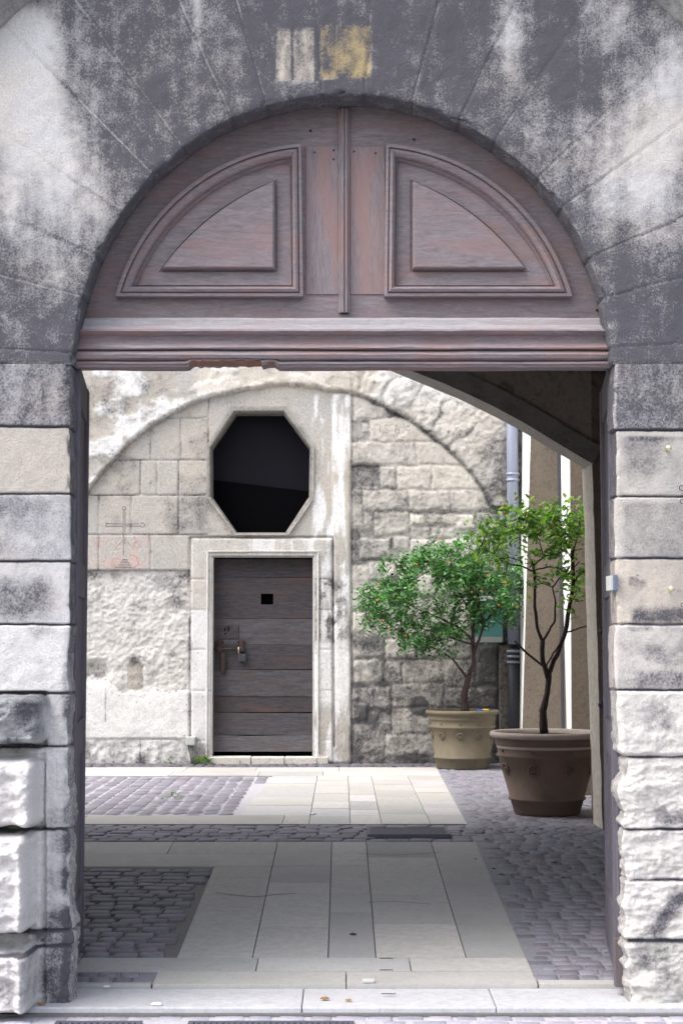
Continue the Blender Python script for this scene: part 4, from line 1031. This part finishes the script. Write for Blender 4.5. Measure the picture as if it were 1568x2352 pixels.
# threshold
def thr(x0,x1,c):
    slab(x0,x1,6.93,x0,x1,7.30,c,0)
band(7.303,7.52,-.80,.83,.45,.9,1.08); slab(.833,1.25,7.303,.833,1.25,7.375,fc(1.05)); band(7.52,7.76,-2.6,.83,.5,.9)
slab(-1.25,-.803,7.303,-1.25,-.803,7.335,fc())
# central columns
def column(xa0,xa1,y0,y1,lmin,lmax,xs_=None,k=1):
    y=y0
    while y<y1-.05:
        e=min(y1,y+random.uniform(lmin,lmax)); 
        if y1-e<.25: e=y1
        slab(xa0(y),xa1(y),y,xa0(e),xa1(e),e,fc(k),random.uniform(-.001,.0015)); y=e
cs=[lambda y:SW(y),lambda y:-.40,lambda y:-.06,lambda y:.155,lambda y:.56,lambda y:SE(y)]
for a,b in zip(cs[:-1],cs[1:]): column(a,b,7.763,9.94 if a is cs[0] else 10.77,.45,1.1)
band(9.943,10.35,-2.9,-.40,.5,1.1); band(10.353,10.77,-2.9,-.40,.5,1.1)
band(11.55,12.12,-4.1,-.4,.5,1.1)
cs=[lambda y:SW(y),lambda y:-.22,lambda y:.06,lambda y:.27,lambda y:.6,lambda y:SE(y)]
for i,(a,b) in enumerate(zip(cs[:-1],cs[1:])): column(a if i else (lambda y:SW(y)),b,12.12 if i==0 else 11.55,15.6,.4,.75,k=1.12)
slab(-.4,-.22,11.55,-.4,-.22,12.12,fc(1.1))
band(15.6,16.1,-4.1,.91,.5,1.0,1.12); band(16.1,16.63,-4.1,.92,.5,1.0,1.12)
struct(mbS.build('flagstone_paving',M['slab'],None))
below('slab_bed',-2.9,.84,7.31,16.6,-.014,(.14,.13,.13,.3),40)
# threshold stone
mb=MB()
for a,b in ((-1.3,-.16),(-.157,.62),(.623,1.4)): mb.box(a,b,6.928+random.uniform(0,.006),7.30,-.03,.0295+random.uniform(-.0008,.0008),(.47,.47,.49,.05),bev=.007)
struct(mb.build('threshold_stone',M['slab'],None))
crk=[]
for pts in ([(497,2052),(540,2058),(585,2062),(640,2056),(680,2054)],[(845,2075),(900,2072),(990,2079)],[(1010,1960),(900,1966),(820,1962)]):
    P=[G(*p) for p in pts]; mbk=MB()
    for a,b in zip(P[:-1],P[1:]): mbk.add([(a[0],a[1],a[2]+.0022),(b[0],b[1],b[2]+.0022),(b[0],b[1]+.009,b[2]+.0027),(a[0],a[1]+.009,a[2]+.0027)],[(0,1,2,3)],(.06,.06,.06,.6))
    struct(mbk.build('paving_crack',M['slab'],None))
# drains
def drain(name,x0,x1,y0,y1,z,bars,along,label,group=None,n=12):
    e=empty(name,((x0+x1)/2,(y0+y1)/2,z),label,'drain grate',group)
    mb=MB()
    f=.022
    mb.box(x0,x1,y0,y0+f,z-.03,z+.003,bev=.002);mb.box(x0,x1,y1-f,y1,z-.03,z+.003,bev=.002);mb.box(x0,x0+f,y0+f,y1-f,z-.03,z+.003,bev=.002);mb.box(x1-f,x1,y0+f,y1-f,z-.03,z+.003,bev=.002); mb.build('frame',M['steel'],e)
    mb=MB()
    for i in range(n):
        if along=='x':
            y=y0+f+(y1-y0-2*f)*(i+.5)/n; w=(y1-y0-2*f)/n*.3; mb.box(x0+f,x1-f,y-w,y+w,z-.025,z+.0)
        else:
            x=x0+f+(x1-x0-2*f)*(i+.5)/n; w=(x1-x0-2*f)/n*.28; mb.box(x-w,x+w,y0+f,y1-f,z-.025,z+.0)
    mb.build('grating_bars',M['steel'],e)
    mb=MB(); mb.box(x0+.005,x1-.005,y0+.005,y1-.005,z-.05,z-.028); mb.build('pit',M['black'],e)
drain('drain_grate',.165,.695,10.95,11.345,gzf(11.15)+.004,8,'x','slotted steel drain grate in the cobbled strip of the courtyard',n=9)
drain('drain_grate',-.60,.05,6.30,6.80,.003,10,'y','wide barred grate in the street, middle of the bottom edge',n=26)
drain('drain_grate',-1.12,-.78,6.30,6.80,.003,10,'y','narrow barred grate in the street by the left jamb',n=12)

# =====================================================================  POTS AND TREES
def pot(name,X,Y,Rr,Rb,H,mat,label,nros,a0,rim=None):
    z0=.262; e=empty(name,(X,Y,z0),label,'plant pot')
    k=lambda r,t:(Rb+(Rr*.86-Rb)*r if t is None else t)
    pf=[(0,0),(Rb*.97,0),(Rb,.01),(Rb+(Rr*.9-Rb)*.2,H*.17),(Rb+(Rr*.9-Rb)*.2+.012,H*.175),(Rb+(Rr*.9-Rb)*.22+.012,H*.20),(Rb+(Rr*.9-Rb)*.23,H*.205),
        (Rb+(Rr*.9-Rb)*.62,H*.5),(Rb+(Rr*.9-Rb)*.84,H*.69),(Rb+(Rr*.9-Rb)*.85+.012,H*.70),(Rb+(Rr*.9-Rb)*.87+.012,H*.725),(Rb+(Rr*.9-Rb)*.87,H*.735),(Rb+(Rr*.9-Rb)*.93,H*.83),(Rb+(Rr*.9-Rb)*.95+.008,H*.84),(Rb+(Rr*.9-Rb)*.96+.008,H*.86),(Rr*.9,H*.87),(Rr*.915,H*.92),(Rr*.92,H*.925)]
    MB().lathe(X,Y,[(r,z0+z) for r,z in pf]).build('pot_body',mat,e,True)
    rm=[(Rr*.92,H*.925),(Rr*.97,H*.93),(Rr,H*.95),(Rr*1.0,H*.975),(Rr*.98,H*.998),(Rr*.95,H),(Rr*.92,H*.985),(Rr*.9,H*.94),(Rr*.88,H*.8)]
    MB().lathe(X,Y,[(r,z0+z) for r,z in rm]).build('rim',rim or mat,e,True)
    mb=MB(); mb.lathe(X,Y,[(Rr*.9,z0+H*.93),(Rr*.6,z0+H*.955),(Rr*.2,z0+H*.965),(0.001,z0+H*.965)],32); mb.build('soil',M['soil'],e,True)
    def onsurf(th,t,out=0):
        rs=[p[0] for p in pf]; zs=[p[1] for p in pf]; r=np.interp(H*t,zs,rs)+out; return (X+r*math.cos(th),Y+r*math.sin(th),z0+H*t)
    for i in range(nros):
        th=math.radians(a0+i*360/nros)
        if math.sin(th)>.5: continue
        mb=MB(); c=onsurf(th,.56); rr=.034*Rr/.38
        tx,ty=-math.sin(th),math.cos(th)
        pts=[(c[0]+tx*rr*math.cos(q)+math.cos(th)*(.004+.25*rr*math.sin(q)),c[1]+ty*rr*math.cos(q)+math.sin(th)*(.004+.25*rr*math.sin(q)),c[2]+rr*math.sin(q)) for q in [2*math.pi*j/14 for j in range(15)]]
        mb.tube(pts,.0065,6,cap=False)
        for q in range(5):
            a=2*math.pi*q/5+.3; mb.ball((c[0]+tx*rr*.45*math.cos(a)+math.cos(th)*.004,c[1]+ty*rr*.45*math.cos(a)+math.sin(th)*.004,c[2]+rr*.45*math.sin(a)),.009,6)
        mb.ball((c[0]+math.cos(th)*.006,c[1]+math.sin(th)*.006,c[2]),.008,6)
        mb.build('rosette',mat,e,True)
        mb=MB(); c=onsurf(th,.78); mb.ball((c[0],c[1],c[2]),.012,8); mb.build('stud',mat,e,True)
    return e
Yn=12.25; Yf=16.55
pn=W(1256,1870,Yn); pf_=W(1062,1757,Yf)
HN=W(1256,1683,Yn)[2]-.262+.01; HF=W(1062,1633,Yf)[2]-.262+.01
pot('plant_pot',pn[0],Yn,129*Yn/F,75*Yn/F,HN,M['terra_b'],'large brown terracotta pot with pale rim, nearest to the passage arch',8,-113,M['terra_rim'])
pot('plant_pot',pf_[0],Yf,84*Yf/F,60*Yf/F,HF,M['terra_a'],'yellowish terracotta pot standing against the courtyard wall',10,-98)
mb=MB(); q=W(1104,1630,Yf-.1)
mb.box(q[0]-.035,q[0]+.015,Yf-.14,Yf-.06,.262+HF*.99,.262+HF*1.015,bev=.006)
pk=mb.build('packet',M['blue_pl'],None,origin=(q[0],Yf-.1,.262+HF*.99)); tag(pk,'small crumpled blue and yellow packet lying on the rim of the farther pot','packet')
MB().box(q[0]+.0155,q[0]+.075,Yf-.135,Yf-.07,.262+HF*.995,.262+HF*1.02,bev=.006).build('yellow_end',M['yellow_pl'],pk)

def tree(name,Y,base,skel,crowns,nl,ll,mat,label,fruits,seed,dep=.35):
    rr=random.Random(seed); e=empty(name,(base[0],Y,base[2]),label,'potted tree')
    mb=MB(); ends=[]
    for pts,r0,r1,dy0,dy1 in skel:
        n=len(pts); P=[]
        for i,(u,v) in enumerate(pts):
            t=i/(n-1); y=Y+dy0+(dy1-dy0)*t; x,_,z=W(u,v,y); P.append((x+rr.uniform(-.003,.003),y,z))
        S=[]
        for i in range(n-1):
            for k in range(3):
                t=k/3; S.append(tuple(P[i][j]*(1-t)+P[i+1][j]*t+(rr.uniform(-.004,.004) if k else 0) for j in range(3)))
        S.append(P[-1]); m=len(S); mb.tube(S,[(r0+(r1-r0)*i/(m-1))*rr.uniform(.9,1.1) for i in range(m)],8)
        ends+=[(S[i],r1) for i in range(m//2,m)]
    # crown: cluster centres reached by twigs
    tw=MB(); vs=[];fs=[];cl=[]; cent=[]
    for (cu,cv_,ru,rv,dy,n) in crowns:
        for i in range(n):
            while True:
                a,b,c=rr.uniform(-1,1),rr.uniform(-1,1),rr.uniform(-1,1); q=a*a+b*b+c*c
                if q<1 and (q>.15 or rr.random()<.5): break
            y=Y+dy+c*dep; x,_,z=W(cu+a*ru,cv_+b*rv,y); cent.append((x,y,z))
    for c in cent:
        near=min(ends,key=lambda s:(s[0][0]-c[0])**2+(s[0][1]-c[1])**2+(s[0][2]-c[2])**2)[0]
        mid=tuple((near[j]+c[j])/2+rr.uniform(-.03,.03)-(.02 if j==2 else 0) for j in range(3))
        tw.tube([near,mid,c],[.0042,.003,.0012],5,cap=False)
        if rr.random()<.5: ends.append((mid,.003))
        for k in range(nl):
            if rr.random()<.35:
                t=rr.random(); b0=[mid[j]*(1-t)+c[j]*t for j in range(3)]; sp_=.02
            else: b0=list(c); sp_=.045
            p=[b0[j]+rr.gauss(0,sp_) for j in range(3)]
            th=rr.uniform(0,2*math.pi); el=rr.uniform(-.7,1.0); L=ll*rr.uniform(.6,1.2); w=L*.24
            d=(math.cos(th)*math.cos(el),math.sin(th)*math.cos(el),math.sin(el))
            s=(-math.sin(th),math.cos(th),0); ro=rr.uniform(-.9,.9)
            up=(-math.cos(th)*math.sin(el),-math.sin(th)*math.sin(el),math.cos(el))
            sv=tuple(s[j]*math.cos(ro)+up[j]*math.sin(ro) for j in range(3)); uv=tuple(up[j]*math.cos(ro)-s[j]*math.sin(ro) for j in range(3))
            i0=len(vs)
            for (f,g,hh) in ((0,0,0),(.35,1,.12),(.35,-1,.12),(.45,0,0),(.75,.75,.06),(.75,-.75,.06),(.78,0,-.03),(1,0,-.12)):
                vs.append(tuple(p[j]+d[j]*L*f+sv[j]*w*g+uv[j]*L*hh for j in range(3)))
            fs+=[(i0,i0+1,i0+3),(i0,i0+3,i0+2),(i0+1,i0+4,i0+6,i0+3),(i0+3,i0+6,i0+5,i0+2),(i0+4,i0+7,i0+6),(i0+6,i0+7,i0+5)]
            g=rr.random()**1.6; cl+=[(g,g,g,1)]*8
    mb.add(tw.v,tw.f); mb.build('trunk',M['bark'],e,True)
    mk('crown',vs,fs,mat,e,True,cl)
    for (u,v) in fruits:
        x,y,z=W(u,v,Y-dep*.8); MB().ball((x,y,z),.009,8,sz=1.15).build('fruit',M['fruit'],e,True)
    return e
SN=[([(1250,1684),(1247,1650),(1246,1634),(1256,1592),(1260,1544)],.030,.019,0,0),
    ([(1260,1546),(1268,1528),(1283,1495),(1297,1457),(1307,1394),(1317,1335),(1314,1265)],.019,.012,0,.05),
    ([(1257,1560),(1246,1520),(1246,1471)],.018,.017,0,-.03),
    ([(1246,1473),(1234,1442),(1227,1393),(1226,1313),(1223,1292)],.012,.010,-.03,-.08),
    ([(1246,1529),(1215,1505),(1181,1473)],.009,.007,0,-.12),
    ([(1246,1471),(1262,1448),(1273,1427),(1275,1384),(1268,1350),(1251,1341),(1210,1343)],.010,.003,0,.1),
    ([(1268,1350),(1285,1328),(1304,1318),(1330,1290)],.006,.004,.05,.1),
    ([(1302,1452),(1320,1447),(1348,1437),(1380,1425)],.007,.003,0,0),
    ([(1252,1535),(1270,1500),(1284,1480)],.006,.006,.0,0),
    ([(1226,1313),(1198,1301),(1166,1294),(1135,1272),(1100,1257)],.007,.002,-.08,-.15),
    ([(1198,1290),(1166,1280),(1131,1292)],.004,.002,-.08,-.1),
    ([(1226,1298),(1249,1277),(1283,1272)],.007,.004,-.08,0),
    ([(1246,1277),(1239,1243),(1225,1215),(1200,1190)],.004,.002,-.05,-.1),
    ([(1230,1309),(1260,1302),(1283,1305),(1312,1323)],.005,.006,-.08,.05),
    ([(1316,1330),(1330,1322),(1360,1295),(1375,1260)],.006,.003,.03,.1),
    ([(1314,1290),(1300,1262),(1290,1230),(1280,1190)],.004,.002,.05,.0),
    ([(1314,1268),(1325,1235),(1330,1200)],.006,.002,.05,.1)]
tree('orange_tree',Yn,pn,SN,[(1215,1225,120,70,-.05,50),(1290,1215,85,62,.05,46),(1130,1225,50,42,-.1,9),(1330,1370,40,90,.05,9),(1235,1320,110,30,0,9),(1120,1285,60,25,-.1,7)],12,.06,M['leaf_b'],
     'sparse light green orange tree in the brown pot, nearest to the passage arch',[(1184,1147),(1158,1161),(1212,1183),(1228,1200),(1160,1178),(1270,1206)],3,dep=.26)
SF=[([(1069,1640),(1066,1610),(1067,1590),(1078,1550)],.042,.028,0,0),
    ([(1072,1560),(1060,1542),(1040,1515),(1005,1492),(975,1480)],.014,.006,0,-.15),
    ([(1078,1552),(1088,1520),(1085,1470),(1088,1430),(1086,1380),(1085,1320)],.022,.008,0,.05),
    ([(1088,1500),(1100,1470),(1112,1430),(1140,1398),(1175,1378)],.015,.007,0,.1),
    ([(1085,1475),(1065,1450),(1035,1432),(1000,1415),(960,1400)],.014,.005,0,-.2),
    ([(1085,1480),(1050,1470),(1010,1455),(950,1440)],.010,.004,0,.1),
    ([(1112,1430),(1100,1400),(1098,1350)],.010,.005,0,-.1),
    ([(1088,1420),(1060,1370),(1030,1330),(1000,1290)],.009,.004,0,0),
    ([(1140,1398),(1150,1350),(1160,1300)],.006,.003,.05,.1)]
fr=[(957,1297),(870,1342),(905,1372),(867,1378),(1160,1338),(895,1446),(932,1460),(1083,1360),(1010,1235),(1187,1395),(1105,1358),(1030,1290),(1120,1322),(880,1425),(1145,1390)]
tree('orange_tree',Yf,pf_,SF,[(985,1370,155,110,0,120),(1040,1290,110,62,0,70),(1140,1350,85,85,.05,60),(890,1400,75,65,0,34),(985,1470,95,42,-.05,26),(1170,1400,45,35,0,10),(850,1380,45,35,0,8)],26,.054,M['leaf_a'],
     'dense dark green orange tree with small fruits in the yellowish pot by the wall',fr,4,dep=.42)

# =====================================================================  SMALL THINGS
def weed(u,v,Y,n,h,label,seed,z=None):
    rr=random.Random(seed); x0,_,_=W(u,v,Y); z0=gzf(Y) if z is None else z; vs=[];fs=[];cl=[]
    for i in range(n):
        th=rr.uniform(0,6.28); r=h*rr.random()*1.1; bx,by=x0+r*math.cos(th),Y+r*math.sin(th)*.35; L=h*rr.uniform(.4,1.0); w=L*.2
        zz0=z0+rr.random()*h*.7; el=rr.uniform(.1,1.3); d=(math.cos(th)*math.cos(el),math.sin(th)*math.cos(el),math.sin(el)); s=(-math.sin(th),math.cos(th),0); i0=len(vs)
        for f,g,q in ((0,0,0),(.5,1,.05),(.5,-1,.05),(1,0,-.1)): vs.append((bx+d[0]*L*.6*f+s[0]*w*g,by+d[1]*L*.6*f+s[1]*w*g,zz0+d[2]*L*.6*f+q*L))
        fs+=[(i0,i0+1,i0+3),(i0,i0+3,i0+2)]; g=rr.random(); cl+=[(g,g,g,1)]*4
    tag(mk('weed',vs,fs,M['weed'],None,False,cl,origin=(x0,Y,z0)),label,'weed')
weed(466,1738,Y2-.14,90,.085,'bushy green weed beside the small door step under the conduits',1)
weed(388,1742,Y2-.12,26,.05,'tiny green weed at the foot of the wall, left of the junction box',2)
weed(552,1746,Y2-.12,20,.035,'flat weed tuft in front of the plank door sill',3)
a=G(402,1834); weed(402,1834,a[1],30,.055,'small weed growing between cobbles of the fan-pattern panel',4)
a=G(375,1838); weed(375,1838,a[1],16,.04,'smaller flat weed left of the other cobble weed',5)
# litter / dry leaves on the right-hand setts
rr=random.Random(5)
for i in range(34):
    u=rr.uniform(1090,1385); v=rr.uniform(1885,2020)+ (u<1150)*0; x,y,z=G(u,v)
    L=rr.uniform(.012,.028); th=rr.uniform(0,6.28); w=L*.45
    pts=[(x+L*math.cos(th),y+L*math.sin(th),z+.006),(x-w*math.sin(th),y+w*math.cos(th),z+.012),(x-L*math.cos(th),y-L*math.sin(th),z+.005),(x+w*math.sin(th),y-w*math.cos(th),z+.012)]
    o=mk('fallen_leaf',pts,[(0,1,2,3)],M['dryleaf'] if i%3 else M['soil'],None,False,origin=(x,y,z+.004)); tag(o,'tiny dry brown leaf lying on the grey cobbles near the big pot','leaf','dry leaves scattered on the cobbles')
for (u,v,s,mt,nm,lb,ct) in ((810,2149,.014,'castiron','pebble','small dark lump on the flagstones in the middle of the passage','pebble'),(360,2312,.02,'litter','paper_scrap','white scrap of paper at the foot of the left threshold','litter'),(745,2297,.016,'dryleaf','fallen_leaf','yellow leaf on the threshold edge, left of centre','leaf'),(800,2301,.012,'dryleaf','fallen_leaf','brown leaf on the threshold edge, right of the yellow one','leaf'),(905,1763,.02,'castiron','pebble','dark speck on the pale slabs near the far wall','pebble'),(718,1872,.02,'litter','paper_scrap','white paper scrap on the pale far slabs','litter'),(95,2311,.014,'dryleaf','fallen_leaf','orange leaf beside the foot of the left jamb','leaf'),(245,2270,.012,'litter','paper_scrap','white crumb of paper on the left threshold stone','litter')):
    x,y,z=G(u,v); z=max(z,.001)
    mb=MB(); mb.ball((x,y,z+.006),s,7,sz=.35,sy=.8,sx=1.3); 
    for i,q in enumerate(mb.v): mb.v[i]=(q[0]+rr.uniform(-.15,.15)*s,q[1]+rr.uniform(-.15,.15)*s,q[2]+rr.uniform(-.1,.1)*s)
    tag(mb.build(nm,M[mt],None,origin=(x,y,z)),lb,ct)
x,y,z=G(846,2258); ds=MB().box(x-.026,x+.026,y-.014,y+.014,z+.001,z+.016,bev=.004).build('floor_bolt_plate',M['white_pl'],None,origin=(x,y,z)); tag(ds,'small white door catch plate set on the threshold','door catch')
mb=MB()
for u,v in ((887,2203),(887,2230),(892,2292)):
    x,y,z=G(u,v if v<2280 else 2285); mb.box(x-.03,x+.03,y-.004,y+.004,z+.0015,z+.004)
tag(mb.build('floor_slots',M['steel'],None,origin=(x,y,z)),'dark iron slots let into the threshold flags right of the white catch','floor bolt slot')
# doorbell on right reveal
bl=empty('door_buzzer',(W(1408,1338,7.05)[0],7.05,W(1408,1338,7.05)[2]),'small white and slate door buzzer on the right jamb','buzzer')
def fb(name,u0,u1,v0,v1,y0,y1,mat,par):
    a=W(u0,v1,y0);b_=W(u1,v0,y0); return MB().box(a[0],b_[0],y0,y1,a[2],b_[2],bev=.0025).build(name,mat,par)
fb('white_face',1400,1409,1322,1356,7.0,7.1,M['white_pl'],bl); fb('slate_side',1409.5,1418,1320,1357,6.972,7.07,M['slate_pl'],bl)
# acrylic plaque with two brass fixings and lettering
pq=empty('acrylic_plaque',(1.55,6.96,W(1517,1408,6.96)[2]),'clear acrylic name plaque with brass studs on the right jamb','plaque')
fb('plate',1517,1730,1018,1409,6.955,6.961,M['acrylic'],pq)
for (u,v) in ((1535,1029),(1541,1353),(1712,1029),(1706,1353)):
    x,_,z=W(u,v,6.95); mb=MB(); mb.tube([(x,6.94,z),(x,6.955,z)],.0115,14); mb.ball((x,6.941,z),.011,10,sy=.4); mb.tube([(x,6.962,z),(x,7.0,z)],.006,8); mb.build('brass_stud',M['brass'],pq,True)
for (t,u,v,s) in (('C',1558,1127,.032),('C',1560,1157,.028),('C',1562,1395,.026)):
    cd=bpy.data.curves.new('letter','FONT'); cd.body=t; cd.size=s; cd.extrude=.0006
    o=bpy.data.objects.new('letter',cd); COL.objects.link(o)
    dg=bpy.context.evaluated_depsgraph_get(); me=bpy.data.meshes.new_from_object(o.evaluated_get(dg)); bpy.data.objects.remove(o)
    x,_,z=W(u,v,6.953)
    vv=[(w.co.x+x,6.953-w.co.z,w.co.y+z) for w in me.vertices]; ff=[tuple(p.vertices) for p in me.polygons]
    mk('letter',vv,ff,M['text'],pq)

# =====================================================================  CAMERA, LIGHT
cam=bpy.data.cameras.new('camera'); co=bpy.data.objects.new('camera',cam); COL.objects.link(co); sc.camera=co
co.location=(0,0,CZ); co.rotation_euler=(math.pi/2+PT,0,0); cam.sensor_fit='HORIZONTAL'; cam.sensor_width=36; cam.lens=36*F/1568; cam.clip_end=500; cam.clip_start=.1
w=bpy.data.worlds.new('World'); sc.world=w; w.use_nodes=True; nt=w.node_tree; bg=nt.nodes['Background']
sky=nt.nodes.new('ShaderNodeTexSky'); sky.sky_type='NISHITA'; sky.sun_disc=False
EL,AZ=56,248    # soft sun high on the left, a little behind the camera
sky.sun_elevation=math.radians(EL); sky.sun_rotation=math.radians(AZ); sky.air_density=1.0; sky.dust_density=4.0; sky.ozone_density=1.0
hs=nt.nodes.new('ShaderNodeHueSaturation'); hs.inputs['Saturation'].default_value=.5; nt.links.new(sky.outputs[0],hs.inputs['Color']); nt.links.new(hs.outputs[0],bg.inputs[0]); bg.inputs[1].default_value=.15
sl=bpy.data.lights.new('sun','SUN'); sl.energy=.85; sl.angle=math.radians(50); sl.color=(1,.97,.94); so=bpy.data.objects.new('sun',sl); COL.objects.link(so)
from mathutils import Vector
az=math.radians(AZ); el=math.radians(EL); d=Vector((math.sin(az)*math.cos(el),math.cos(az)*math.cos(el),math.sin(el)))
so.rotation_euler=d.to_track_quat('Z','Y').to_euler(); so.location=(0,-3,12)
sc.view_settings.view_transform='Standard'; sc.view_settings.look='None'; sc.view_settings.exposure=1.5; sc.view_settings.gamma=1.0
